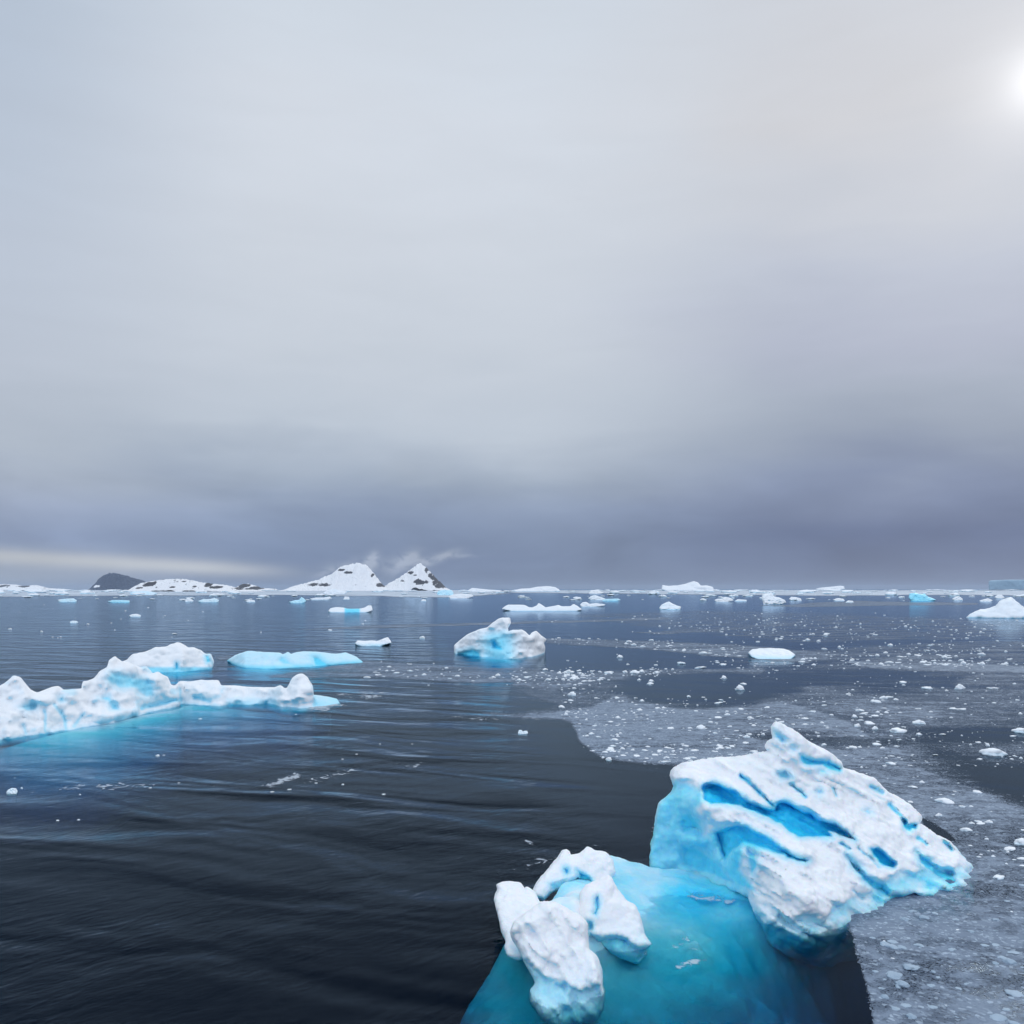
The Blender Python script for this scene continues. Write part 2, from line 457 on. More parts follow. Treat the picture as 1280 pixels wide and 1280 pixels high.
def mountain_material(name, snow=.5, haze=0.0, sc_=1.0, rock=(.055, .055, .062)):
    m, g, out = mat(name)
    geo = g.n('ShaderNodeNewGeometry'); P = geo.outputs['Position']
    at = g.n('ShaderNodeAttribute', attribute_name='rock').outputs['Fac']
    n = g.noise(P, .03 * sc_, 8, .65)
    f = g.sstep(g.m('ADD', at, g.m('MULTIPLY', g.m('SUBTRACT', n, .5), .9)), .47, .56)
    c = g.mix(f, (.90, .91, .93, 1), (*rock, 1))
    b = g.n('ShaderNodeBsdfPrincipled'); g.l(c, b.inputs['Base Color']); b.inputs['Roughness'].default_value = .8
    bu = g.n('ShaderNodeBump'); g.l(g.noise(P, .05 * sc_, 8, .65), bu.inputs['Height']); bu.inputs['Distance'].default_value = 18 / sc_
    bu.inputs['Strength'].default_value = .7
    g.l(bu.outputs[0], b.inputs['Normal']); g.l(b.outputs[0], out.inputs[0]); return m


# ------------------------------------------------------------------ the sea
def build_sea():
    ys = np.concatenate([[-3000, -300, -40], np.linspace(0, 80, 41), np.geomspace(90, 40000, 50)])
    xs = np.concatenate([-np.geomspace(40, 30000, 30)[::-1], np.linspace(-38, 38, 39), np.geomspace(40, 30000, 30)])
    gx, gy = np.meshgrid(xs, ys); nyy, nxx = gx.shape
    V = np.c_[gx.ravel(), gy.ravel(), np.zeros(gx.size)]
    V2 = V.copy(); V2[:, 2] = -30
    i = np.arange(nyy * nxx).reshape(nyy, nxx); N = len(V)
    top = np.stack([i[:-1, :-1], i[:-1, 1:], i[1:, 1:], i[1:, :-1]], -1).reshape(-1, 4)
    bot = top[:, ::-1] + N
    def wall(a): return np.stack([a[1:], a[:-1], a[:-1] + N, a[1:] + N], 1)
    Q = np.concatenate([top, bot, wall(i[0]), wall(i[-1])[:, ::-1], wall(i[:, 0])[:, ::-1], wall(i[:, -1])])
    o = mesh_obj('sea', np.r_[V, V2], Q, [water_material()], smooth=False); tag(o, kind='structure')
    s = 45000
    V = np.array([[-s, -s, -29.6], [s, -s, -29.6], [s, s, -29.6], [-s, s, -29.6]], float)
    tag(mesh_obj('seabed', V, np.array([[0, 1, 2, 3]]), [plain('dark_mud', (.02, .024, .028))]), kind='structure')


build_sea()

# ------------------------------------------------------------------ sculpting: relief solids in world space
def relief(outline, front, back, vox, k=.35, zmin=-.8, carve=None, step=1.0, yr=None, disp=(.10, .03), dscale=1.2,
           seed=0, strata=None, ice0=0.0, wet=.22, icemap=None, lump=None, under=1.0):
    """outline: photo polygon; front/back: functions (px,py)->distance; returns verts, quads, ice attribute"""
    P = np.asarray(outline, float)
    x0, y0 = P.min(0) - 8; x1, y1 = P.max(0) + 8
    gx, gy = np.meshgrid(np.arange(x0, x1 + step, step), np.arange(y0, y1 + step, step))
    sd = poly_sd(gx, gy, P)
    D = front(gx, gy); ice = np.zeros_like(D)
    if carve: D, ice = carve(gx, gy, D, ice, sd)
    B = back(gx, gy, D)
    inside = sd < 3
    ya, yb = D[inside].min() - .6 - 2 * vox, B[inside].max() + .3 + 2 * vox
    cs = [(px, py, Y) for px in (x0, x1) for py in (y0, y1) for Y in (ya, yb)]
    Xs = [(c[0] - 640) / F * c[2] for c in cs]; Zs = [H - (c[1] - HOR) / F * c[2] for c in cs]
    X = np.arange(min(Xs), max(Xs) + vox, vox); Y = np.arange(ya, yb + vox, vox)
    Z = np.arange(max(min(Zs), zmin - 3 * vox), max(Zs) + vox, vox)
    A, Bq, Cq = np.meshgrid(X, Y, Z, indexing='ij')
    px = 640 + F * A / Bq; py = HOR + F * (H - Cq) / Bq
    s = bil(sd, x0, y0, step, px, py) * Bq / F
    d = bil(D, x0, y0, step, px, py); b = bil(B, x0, y0, step, px, py)
    S = smax(smax(s, d - Bq, k), Bq - b, k)
    S = np.maximum(S, zmin - Cq)
    S[0] = S[-1] = 1; S[:, 0] = S[:, -1] = 1; S[:, :, 0] = S[:, :, -1] = 1
    V, Q = surface_nets(S, (X[0], Y[0], Z[0]), vox)
    N = vnormals(V, Q)
    x, y, z = V.T / dscale
    dsp = disp[0] * fbm(x, y, z, 4, seed) + disp[1] * fbm(x * 4, y * 4, z * 4, 3, seed + 9)
    if lump: dsp = dsp + lump[0] * fbm(x * lump[1], y * lump[1], z * lump[1], 2, seed + 5, ridged=True)
    V = V + N * dsp[:, None]
    N = vnormals(V, Q)
    px = 640 + F * V[:, 0] / V[:, 1]; py = HOR + F * (H - V[:, 2]) / V[:, 1]
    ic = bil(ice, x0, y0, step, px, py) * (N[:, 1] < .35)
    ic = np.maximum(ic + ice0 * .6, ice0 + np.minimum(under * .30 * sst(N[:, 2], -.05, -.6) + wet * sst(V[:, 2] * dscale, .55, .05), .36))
    if icemap is not None: ic = icemap(V, N, ic)
    if len(V) > 3e6: print('big', len(V))
    return V, Q, np.clip(ic, 0, 1)


# ------------------------------------------------------------------ the hero iceberg
def soft_carve(D, ice, sd, depth, icev, edge=2.5, lip=.12, grow=0.0):
    depth = depth * .55
    ice = np.maximum(ice, .30 * sst(sd, 11 if edge >= 3 else 7, -1) * min(1, icev * 1.6))
    icev = icev * (.86 if icev > .7 else 1)
    m = sst(sd, edge * .4 + grow, -edge + grow)
    D = D + depth * m - lip * np.exp(-((sd - 4) / 4.5) ** 2) * (sd > -2)
    w_ = max(2.5, edge * .9)
    return D, np.maximum(ice, icev * sst(sd, w_ * .4, -w_))


def hero():
    root = empty('iceberg', wat(900, 1150)[:3])
    tag(root, 'large foreground iceberg, snow crusted slab with deep blue clefts and a turquoise underwater foot', 'iceberg')
    main = [(815,1059),(818,1035),(821,1014),(824,1004),(838,993),(843,983),(838,970),(843,961),(855,955),(879,950),(913,948),(937,944),(962,940),
            (957,933),(959,928),(967,924),(966,916),(965,909),(970,903),(977,906),(989,913),(1003,922),(1013,930),(1028,936),(1041,944),(1050,953),(1054,961),
            (1072,966),(1092,974),(1103,984),(1109,990),(1127,1000),(1135,1005),(1141,1011),(1151,1021),(1148,1030),(1158,1035),(1171,1044),(1188,1052),
            (1200,1068),(1214,1081),(1221,1095),(1216,1112),(1212,1140),(1170,1170),(1120,1190),(1041,1210),(1006,1210),(985,1195),(965,1180),(948,1150),
            (936,1120),(925,1115),(905,1110),(869,1110),(820,1108),(813,1080)]
    cp = [(843,958,31.5),(880,948,32),(940,943,32),(968,904,31.5),(1010,930,31.8),(1054,960,32.3),(1100,980,32.5),(1150,1020,32.5),(1188,1052,32),
          (1220,1096,30.6),(900,975,30.6),(960,960,31.0),(1000,985,30.6),(1060,1010,30.5),(1120,1050,30.3),(1170,1090,30.0),(930,1010,29.5),(1000,1040,28.9),
          (1060,1080,28.3),(1110,1100,28.6),(890,1015,29.2),(870,990,30.3),(940,1070,27.6),(1000,1090,26.7),(1050,1110,27.0),(1000,1150,25.5),(1000,1175,25.2),
          (960,1130,26.6),(940,1110,27.4),(1060,1150,26.2),(822,1010,31),(825,1060,31.0),(860,1080,30.8),(900,1085,29.6),(880,1040,30.2),(910,1060,28.9),
          (1140,1134,27.7),(1180,1117,28.8),(1212,1107,29.6),(1000,1210,27.0),(1120,1190,28.3),(870,1110,30.2),(1210,1140,29.2),(820,1108,31)]
    def carve(gx, gy, D, ice, sd):
        # slanting strata of wind packed snow
        th = math.radians(31); u = gx * math.cos(th) + gy * math.sin(th); v = -gx * math.sin(th) + gy * math.cos(th)
        w = 5 * vnoise(gx / 60, gy / 60, gx * 0, 3)
        st = fbm(u / 85, (v + w) / 13, gx * 0, 3, 21, ridged=True)
        st2 = fbm(u / 40, (v + w) / 5.5, gx * 0, 3, 33, ridged=True)
        top = sst(gx - (gy - 960) * .35, 868, 905)
        D = D - .30 * st * top - .055 * st2 * top
        ice = np.maximum(ice, .36 * sst(-st, .18, .75) * top)
        lm = fbm(gx / 26, gy / 20, gx * 0, 4, 41)
        D = D - .24 * lm
        gx = gx + 2.6 * fbm(gx / 11, gy / 11, gx * 0, 3, 61); gy = gy + 2.6 * fbm(gx / 11, gy / 11, gx * 0, 3, 62)
        wf = worley(gx, gy, 24, 5); D = D + .22 * wf * sst(gx, 905, 880) + .07 * worley(gx, gy, 11, 6)
        # left end wall: bare pale ice
        wall = [(838,972),(858,976),(878,984),(884,1003),(874,1012),(884,1040),(908,1052),(925,1078),(938,1120),(900,1120),(800,1120),(808,1040),(821,1002)]
        ws = poly_sd(gx, gy, wall); ice = np.maximum(ice, .47 * sst(ws, 5, -9))
        ice = np.maximum(ice, (.50 + .15 * fbm(gx / 30, gy / 20, gx * 0, 2, 12)) * sst(poly_sd(gx, gy, [(882,1040),(930,1036),(975,1060),(1004,1079),(955,1066),(930,1062),(926,1085),(948,1118),(925,1112),(897,1085)]), 5, -7))
        D, ice = soft_carve(D, ice, poly_sd(gx, gy, [(848,1012),(866,1014),(879,1028),(880,1041),(852,1045),(843,1030)]), .75, .66, 12, 0)
        D, ice = soft_carve(D, ice, poly_sd(gx, gy, [(846,1050),(880,1060),(905,1080),(925,1112),(895,1100),(850,1085)]), .45, .62, 10, 0)
        D = D - .5 * np.exp(-((gx - 868) / 14) ** 2 - ((gy - 1052) / 9) ** 2)
        for p, dep, ic, ed in (
            ([(880,1000),(889,1006),(908,1006),(925,1007),(942,1015),(962,1025),(976,1030),(979,1035),(998,1046),(1019,1046),(1041,1048),(1036,1040),
              (1052,1045),(1069,1052),(1058,1040),(1045,1032),(1024,1023),(1015,1015),(1007,1014),(983,1001),(970,1003),(968,1010),(951,1008),(932,999),
              (921,989),(910,984),(895,978),(880,980),(876,986)], 1.35, .98, 3),
            ([(893,1040),(908,1034),(921,1030),(932,1032),(951,1042),(966,1049),(979,1059),(992,1068),(1012,1075),(1007,1078),(989,1075),(970,1067),
              (955,1061),(929,1056),(917,1062),(909,1078),(900,1068),(896,1052)], 1.0, .86, 3.5),
            ([(1087,1060),(1098,1060),(1107,1067),(1119,1076),(1118,1086),(1103,1081),(1093,1071)], 1.0, 1.0, 2.5),
            ([(1058,1066),(1072,1081),(1086,1096),(1101,1104),(1115,1112),(1110,1122),(1092,1112),(1079,1100),(1066,1085)], .7, .74, 4),
            ([(1127,1022),(1137,1029),(1146,1030),(1145,1036),(1136,1040),(1129,1033)], .7, .9, 2.5),
            ([(1145,1064),(1158,1072),(1172,1082),(1190,1090),(1199,1102),(1188,1108),(1165,1092),(1152,1082)], .55, .72, 4),
            ([(999,943),(1017,949),(1036,951),(1051,958),(1053,965),(1041,963),(1028,957),(1009,956),(1001,951)], .5, .78, 2.5),
            ([(972,966),(984,964),(990,970),(985,974),(977,974)], .4, .46, 4),
            ([(1021,960),(1030,961),(1036,966),(1025,966)], .35, .5, 3),
            ([(966,913),(976,917),(986,926),(978,929),(968,921)], .25, .42, 3),
            ([(986,931),(998,934),(996,940),(988,938)], .25, .36, 4),
            ([(1079,1012),(1086,1011),(1093,1018),(1085,1019)], .25, .40, 4),
            ([(1017,988),(1026,984),(1029,990),(1022,993)], .25, .36, 4),
            ([(1110,1116),(1140,1116),(1175,1122),(1175,1150),(1105,1150)], .9, .75, 6),
            ([(932,1060),(944,1066),(948,1082),(940,1096),(934,1080)], .3, .55, 5)):
            D, ice = soft_carve(D, ice, poly_sd(gx, gy, p), dep, ic, ed)
        for pts, dep, wd, ic in (([(925,969),(945,985),(960,1002),(970,1011)], .5, 2.4, .6), ([(987,980),(1007,996)], .35, 2.2, .5),
                                 ([(1110,1005),(1122,1016),(1130,1026)], .4, 2.2, .55), ([(1147,1046),(1158,1056)], .4, 2.2, .6),
                                 ([(1180,1052),(1190,1063)], .4, 2.4, .5), ([(1088,982),(1102,990)], .35, 3, .4),
                                 ([(1072,1060),(1086,1070),(1100,1084)], .3, 2, .35), ([(1041,985),(1046,996)], .3, 1.8, .4),
                                 ([(1050,1055),(1062,1062)], .3, 1.8, .45), ([(1065,1112),(1078,1122)], .25, 2, .4)):
            l = line_d(gx, gy, pts); e = np.exp(-(l / wd) ** 2)
            D = D + dep * e; ice = np.maximum(ice, ic * e)
        # ledges of snow standing proud of the clefts
        for pts, a, wd in (([(886,1016),(892,1028),(905,1024),(925,1012),(950,1026),(974,1038),(990,1056),(1010,1068)], .38, 9),
                           ([(845,972),(870,970),(880,984),(884,1002),(878,1012)], .30, 8),
                           ([(930,1062),(960,1078),(1000,1120),(1003,1140)], .3, 16), ([(938,1110),(950,1135),(975,1155)], .25, 6),
                           ([(1080,1066),(1100,1092),(1115,1098)], .3, 9), ([(1010,1012),(1050,1030),(1090,1050)], .2, 10)):
            l = line_d(gx, gy, pts); D = D - a * np.exp(-(l / wd) ** 2)
        # undercut of bare, wet ice along the waterline
        cut = [(955,1165),(975,1140),(992,1150),(1008,1142),(1030,1148),(1042,1133),(1062,1124),(1085,1112),(1098,1108),(1121,1088),(1150,1086),
               (1175,1086),(1205,1084),(1240,1090),(1240,1230),(940,1230)]
        cs = poly_sd(gx, gy + 3 * vnoise(gx / 9, gy / 9, gx * 0, 8), cut)
        D = D + .35 * sst(cs, 2, -4); ice = np.maximum(ice, (.34 + .30 * fbm(gx / 22, gy / 14, gx * 0, 3, 77)) * sst(cs, 2, -3))
        return D, ice
    V, Q, ic = relief(main, lambda a, b: rbf(cp, a, b), lambda a, b, D: np.maximum(D + 2.2, 34.2 + 0 * D), .06, k=.28, zmin=-1.6, carve=carve,
                      step=1.0, disp=(.10, .03), dscale=.8, seed=4, lump=(.035, 2.5), wet=.25)
    mesh_obj('slab', V, Q, M_ICE, root, {'ice': ic}, origin=wat(1000, 1120))

    # four knobs of the low left end
    def planef(a, bx, by, cx, cy): return lambda gx, gy: a + bx * (gx - cx) + by * (gy - cy)
    knobs = {
        'lobe': ([(617,1124),(622,1112),(621,1106),(629,1103),(636,1102),(650,1104),(656,1113),(658,1109),(667,1115),(675,1128),(690,1150),(680,1190),(665,1205),
               (654,1197),(648,1200),(636,1194),(631,1185),(633,1178),(627,1164),(624,1148)], (24.3, .004, -.034, 645, 1150), 1.7),
        'boulder': ([(639,1164),(643,1153),(656,1142),(665,1135),(672,1130),(677,1127),(693,1127),(702,1131),(715,1139),(726,1146),(733,1155),(734,1173),(736,1187),
               (744,1193),(749,1205),(752,1216),(752,1232),(755,1240),(753,1262),(745,1275),(700,1285),(677,1275),(662,1252),(663,1238),(669,1229),(663,1214),
               (656,1202),(643,1176)], (21.9, .003, -.0145, 695, 1195), 1.7),
        'hook': ([(718,1140),(724,1130),(726,1115),(733,1106),(744,1102),(756,1096),(760,1093),(765,1097),(772,1112),(783,1126),(794,1132),(800,1146),(805,1166),
               (815,1180),(809,1185),(807,1195),(798,1204),(780,1199),(769,1193),(751,1180),(745,1182),(736,1172),(731,1157)], (24.6, .004, -.020, 765, 1150), 1.5),
        'ridge': ([(666,1112),(674,1099),(686,1085),(697,1072),(703,1063),(708,1062),(712,1065),(713,1069),(724,1067),(734,1059),(744,1064),(758,1066),(766,1076),
               (769,1090),(760,1104),(745,1112),(730,1106),(722,1096),(708,1106),(690,1114),(680,1125),(668,1122)], (28.0, .006, -.022, 720, 1090), 1.3)}
    def kcarve(nm):
        def f(gx, gy, D, ice, sd):
            gx = gx + 2.2 * fbm(gx / 8, gy / 8, gx * 0, 3, 71); gy = gy + 2.2 * fbm(gx / 8, gy / 8, gx * 0, 3, 72)
            D = D - .12 * fbm(gx / 18, gy / 16, gx * 0, 5, len(nm), gain=.6) + .08 * worley(gx, gy, 15, 3)
            if nm == 'boulder':
                th = math.radians(58); v = -gx * math.sin(th) + gy * math.cos(th); u = gx * math.cos(th) + gy * math.sin(th)
                r = fbm(u / 50, v / 14, gx * 0, 4, 5, ridged=True); D = D - .20 * r; ice = np.maximum(ice, .14 * sst(-r, .2, .8))
                c = poly_sd(gx, gy + 2 * vnoise(gx / 6, gy / 6, gx * 0, 2), [(655,1200),(664,1206),(672,1213),(693,1227),(712,1231),(725,1236),(738,1236),(745,1230),(757,1238),(757,1290),(655,1290)])
                D, ice = soft_carve(D, ice, c, .35, .33, 3, .08)
                D, ice = soft_carve(D, ice, poly_sd(gx, gy, [(640,1168),(648,1180),(662,1200),(668,1215),(655,1205),(636,1180)]), .3, .25, 4, 0)
                l = line_d(gx, gy, [(737,1190),(745,1212),(748,1236)]); D = D - .22 * np.exp(-(l / 7) ** 2)
            if nm == 'hook':
                D, ice = soft_carve(D, ice, poly_sd(gx, gy, [(736,1168),(751,1172),(770,1169),(783,1172),(792,1182),(800,1184),(812,1183),(806,1198),(797,1206),(770,1200),(740,1185)]), .6, .50, 4, .1)
                D, ice = soft_carve(D, ice, poly_sd(gx, gy, [(744,1122),(748,1120),(750,1130),(746,1145),(741,1142)]), .35, .5, 3, .05)
                D, ice = soft_carve(D, ice, poly_sd(gx, gy, [(735,1153),(741,1153),(741,1162),(735,1162)]), .35, .6, 3, .05)
            if nm == 'ridge':
                D, ice = soft_carve(D, ice, poly_sd(gx, gy, [(705,1086),(710,1085),(712,1092),(707,1094)]), .4, .62, 3, .05)
                D, ice = soft_carve(D, ice, poly_sd(gx, gy, [(686,1104),(700,1100),(710,1098),(708,1108),(690,1113)]), .25, .45, 3, 0)
                D, ice = soft_carve(D, ice, poly_sd(gx, gy, [(721,1088),(733,1093),(743,1103),(735,1106),(725,1104)]), .5, .66, 3, .05)
            return D, ice
        return f
    for nm, (ol, pl, T) in knobs.items():
        V, Q, ic = relief(ol, planef(*pl), lambda a, b, D, T=T: D + T, .042, k=.40, zmin=-.9, carve=kcarve(nm), step=1.0,
                          disp=(.055, .02), dscale=.5, seed=len(nm) * 3, wet=.2, lump=(.015, 2.4))
        c = V.mean(0); mesh_obj('snow_' + nm, V, Q, M_ICE, root, {'ice': ic}, origin=(c[0], c[1], 0))

    # the submerged foot and the pale shelf awash between the two ends
    ctl = [(700,1125,.75),(730,1115,.85),(690,1140,.9),(676,1128,.7),(700,1118,.7),(655,1140,.45),(716,1152,.75),(745,1125,.7),(672,1120,.55),(760,1080,.50),(790,1085,.34),(820,1085,.2),(850,1100,.12),(790,1110,.22),(800,1140,.0),(770,1150,.1),(830,1130,-.12),
           (880,1110,.0),(900,1130,-.12),(860,1170,-.28),(820,1200,-.5),(900,1200,-.6),(940,1150,-.22),(1000,1200,-1.5),(1050,1200,-2.2),(1080,1170,-2.6),
           (1060,1270,-3.2),(960,1250,-1.6),(850,1250,-.95),(760,1220,-.55),(700,1280,-.7),(640,1220,-.7),(600,1190,-.85),(600,1260,-.85),(820,1280,-1.1),
           (900,1280,-1.7),(700,1360,-1.5),(850,1360,-2.0),(1000,1360,-3.0),(680,1160,-.2),(1000,1120,-.2),(1100,1140,-.6),(1180,1120,-.8),(1150,1180,-3)]
    W = [tuple(wat(p[0], p[1], p[2])) for p in ctl]
    ol = np.array([wat(p[0], p[1], p[2] if len(p) > 2 else -.9)[:2] for p in [(550,1232),(556,1214),(570,1198,-.9),(590,1184,-.85),(614,1170,-.7),(636,1152,-.3),(656,1130,.25),(700,1098,.25),(742,1070,.25),(768,1067,.25),(795,1074,.25),(815,1080,.25),(835,1086,.1),(880,1080,.1),(960,1060),
                   (1100,1080),(1215,1095),(1230,1110),(1180,1128),(1120,1148),(1082,1165),(1076,1190),(1085,1220),(1105,1290),(1100,1400),(800,1460),(700,1400,-1.6),(610,1345,-1.4),(570,1285,-1.1),(552,1250,-1.0)]])
    ol[:, 0] = ol[:, 0]
    xs = np.arange(-4.5, 19, .07); ys = np.arange(15.5, 36, .07); gx, gy = np.meshgrid(xs, ys)
    z = rbf(W, gx, gy, 5.0, .01)
    sd = poly_sd(gx, gy, ol) + .55 * fbm(gx / 2.4, gy / 2.4, gx * 0, 4, 2)
    n = fbm(gx / 1.4, gy / 1.4, gx * 0, 5, 12); r = fbm(gx / .8 + gy * .5, gy / 2.2, gx * 0, 4, 15, ridged=True)
    amp = .16 + .45 * sst(z, -.1, -2.0)
    z = z - .30 * sst(-gy, -27.5, -25.5) * sst(z, .1, -.3) - .45 * sst(-gy, -24.5, -21.0) * sst(z, .1, -.3)
    n = n + .5 * fbm(gx / .45, gy / .45, gx * 0, 3, 19) - .8 * (worley(gx + .5 * n, gy + .5 * r, 1.7, 3) - .45)
    z = np.minimum(z, .95) + amp * n + .08 * r
    cc = wat(862, 1180, -.3); z = z + .30 * np.exp(-((gx - cc[0]) / .75) ** 2 - ((gy - cc[1]) / .9) ** 2) * (.5 + 1.2 * fbm(gx / .35, gy / .35, gx * 0, 4, 23))
    z = z - .8 * sst(sd, -1.5, .2) * sst(gx, 3.0, .0) * sst(-gy, -27.5, -25.5) - 5.5 * sst(sd, -.85, .7) ** 1.3
    z = np.maximum(z, -6)
    V = np.c_[gx.ravel(), gy.ravel(), z.ravel()]; V2 = V.copy(); V2[:, 2] = -6.5
    ny_, nx_ = gx.shape; i = np.arange(ny_ * nx_).reshape(ny_, nx_)
    Q = np.stack([i[:-1, :-1], i[:-1, 1:], i[1:, 1:], i[1:, :-1]], -1).reshape(-1, 4)
    keep = (sd.ravel()[Q] < .75).all(1); Q = Q[keep]
    # rim walls so that the foot is a closed body
    E = np.concatenate([Q[:, [a, (a + 1) % 4]] for a in range(4)]); key = np.sort(E, 1); kk = key[:, 0] * 10 ** 7 + key[:, 1]
    u, inv, cnt = np.unique(kk, return_inverse=True, return_counts=True); be = E[cnt[inv] == 1]; Nn = len(V)
    side = np.stack([be[:, 1], be[:, 0], be[:, 0] + Nn, be[:, 1] + Nn], 1)
    Q = np.concatenate([Q, side, Q[:, ::-1] + Nn]); Vv = np.r_[V, V2]
    used = np.unique(Q); mp = np.zeros(len(Vv), np.int64); mp[used] = np.arange(len(used)); Vv = Vv[used]; Q = mp[Q]
    zz = Vv[:, 2]
    ic = .24 * sst(zz, -.5, .0) + .04 + .30 * fbm(Vv[:, 0] / 1.1, Vv[:, 1] / 1.1, zz, 4, 4)
    cc = wat(900, 1128, -.2); ic = ic + .50 * np.exp(-((Vv[:, 0] - cc[0]) / 2.3) ** 2 - ((Vv[:, 1] - cc[1]) / 2.2) ** 2)
    mesh_obj('submerged_foot', Vv, Q, M_ICE, root, {'ice': ic}, origin=wat(880, 1170))


hero()

# ------------------------------------------------------------------ middle distance bergs
def berg(name, label, cat, outline, lean=.5, thick=6.0, waterline=None, ice0=0.0, carve=None, vox=None, disp=None, dscale=None, mat_=None,
         step=None, k=None, foot=None, wet=.2, group=None, seed=1, lump=None, rough=1.0):
    """a floating berg or floe traced in the photo; waterline: [(px, py), ...] gives its near edge on the sea"""
    P = np.asarray(outline, float); wl = waterline or [(P[:, 0].mean(), P[:, 1].max())]
    wx = np.array([w[0] for w in wl], float); wy = np.array([w[1] for w in wl], float)
    def pw(px): return np.interp(px, wx, wy)
    Yc = H * F / (wy.mean() - HOR); mpp = Yc / F            # metres per pixel
    wpx = P[:, 0].max() - P[:, 0].min(); hpx = P[:, 1].max() - P[:, 1].min()
    # carry the outline on below the water
    ext = max(2.0, .5 / mpp)
    near = (pw(P[:, 0]) - P[:, 1]) < max(1.0, hpx * .12)
    P2 = P.copy(); P2[near, 1] = pw(P[near, 0]) + ext
    vox = vox or max(wpx * mpp / 190, .03)
    step = step or min(1.0, wpx / 160)
    def front(gx, gy):
        Yw = H * F / (pw(gx) - HOR)
        hgt = np.maximum(pw(gx) - gy, 0) / F * Yw
        D = Yw + lean * hgt
        s = wpx / 9
        return D - .10 * hpx * mpp * rough * fbm(gx / s, gy / s * 1.6, gx * 0, 4, seed) * 2
    V, Q, ic = relief(P2, front, lambda a, b, D: D + thick, vox, k=k or min(hpx * mpp * .30, thick * .4), zmin=-min(1.5, max(.05, .35 * hpx * mpp)), carve=carve, step=step,
                      disp=disp or (.05 * hpx * mpp, .015 * hpx * mpp), dscale=dscale or hpx * mpp * .45, seed=seed, wet=wet, ice0=ice0,
                      lump=lump)
    c = wat(P[:, 0].mean(), wy.mean())
    root = None
    if foot:
        root = empty(name, c)
        tag(root, label, cat, group)
        mesh_obj('ice_above_water', V, Q, mat_ or M_MID, root, {'ice': ic}, origin=c)
        for (pa, pb, wd, d0, d1) in foot:            # ledge of ice under water, sloping away from the waterline
            us = np.linspace(0, 1, 90); vs = np.linspace(0, 1, 36); U, Vv = np.meshgrid(us, vs)
            pxx = pa + (pb - pa) * us; Y0 = H * F / (pw(pxx) - HOR); X0 = (pxx - 640) / F * Y0
            env = np.sin(np.pi * np.clip(us, .0, 1)) ** .8
            wv = wd * env * (1 + .45 * fbm(X0 / (wd * .8), X0 * 0, X0 * 0, 3, seed)) + .2
            T = 2.2; Yg = Y0[None] + T * (1 - Vv * 0) * (Vv < -1) - Vv * wv[None]; Xg = X0[None] * (1 - Vv * wv[None] / Y0[None])
            Zg = -(d0 + (d1 - d0) * Vv ** 1.25 + 2.6 * (1 - env[None]) ** 1.5) + .30 * (d1) * fbm(Xg / 2.5, Yg / 2.5, Xg * 0, 4, seed + 6) * Vv
            Zg = np.minimum(Zg, -.03); Zg[-1] = -4; Zg[:, 0] = -4; Zg[:, -1] = -4
            back_ = np.c_[Xg[0], Yg[0] + 2.0, np.full(90, Zg[0].mean())][None]
            G = np.concatenate([back_, np.stack([Xg, Yg, Zg], -1)]); bot = G.copy(); bot[..., 2] = -4.5
            n1, n2 = G.shape[:2]; ii = np.arange(n1 * n2).reshape(n1, n2)
            q = np.stack([ii[:-1, :-1], ii[1:, :-1], ii[1:, 1:], ii[:-1, 1:]], -1).reshape(-1, 4)
            rim = np.concatenate([ii[0, :-1], ii[:-1, -1], ii[-1, :0:-1], ii[:0:-1, 0]]); rn = np.roll(rim, -1)
            Qf = np.concatenate([q, q[:, ::-1] + n1 * n2, np.stack([rn, rim, rim + n1 * n2, rn + n1 * n2], 1)])
            Vf = np.r_[G.reshape(-1, 3), bot.reshape(-1, 3)]
            mesh_obj('submerged_shelf', Vf, Qf, mat_ or M_MID, root, {'ice': np.full(len(Vf), .08)}, origin=(X0.mean(), Y0.mean(), 0))
        return root
    ob = mesh_obj(name, V, Q, mat_ or M_MID, None, {'ice': ic}, origin=c)
    return tag(ob, label, cat, group)


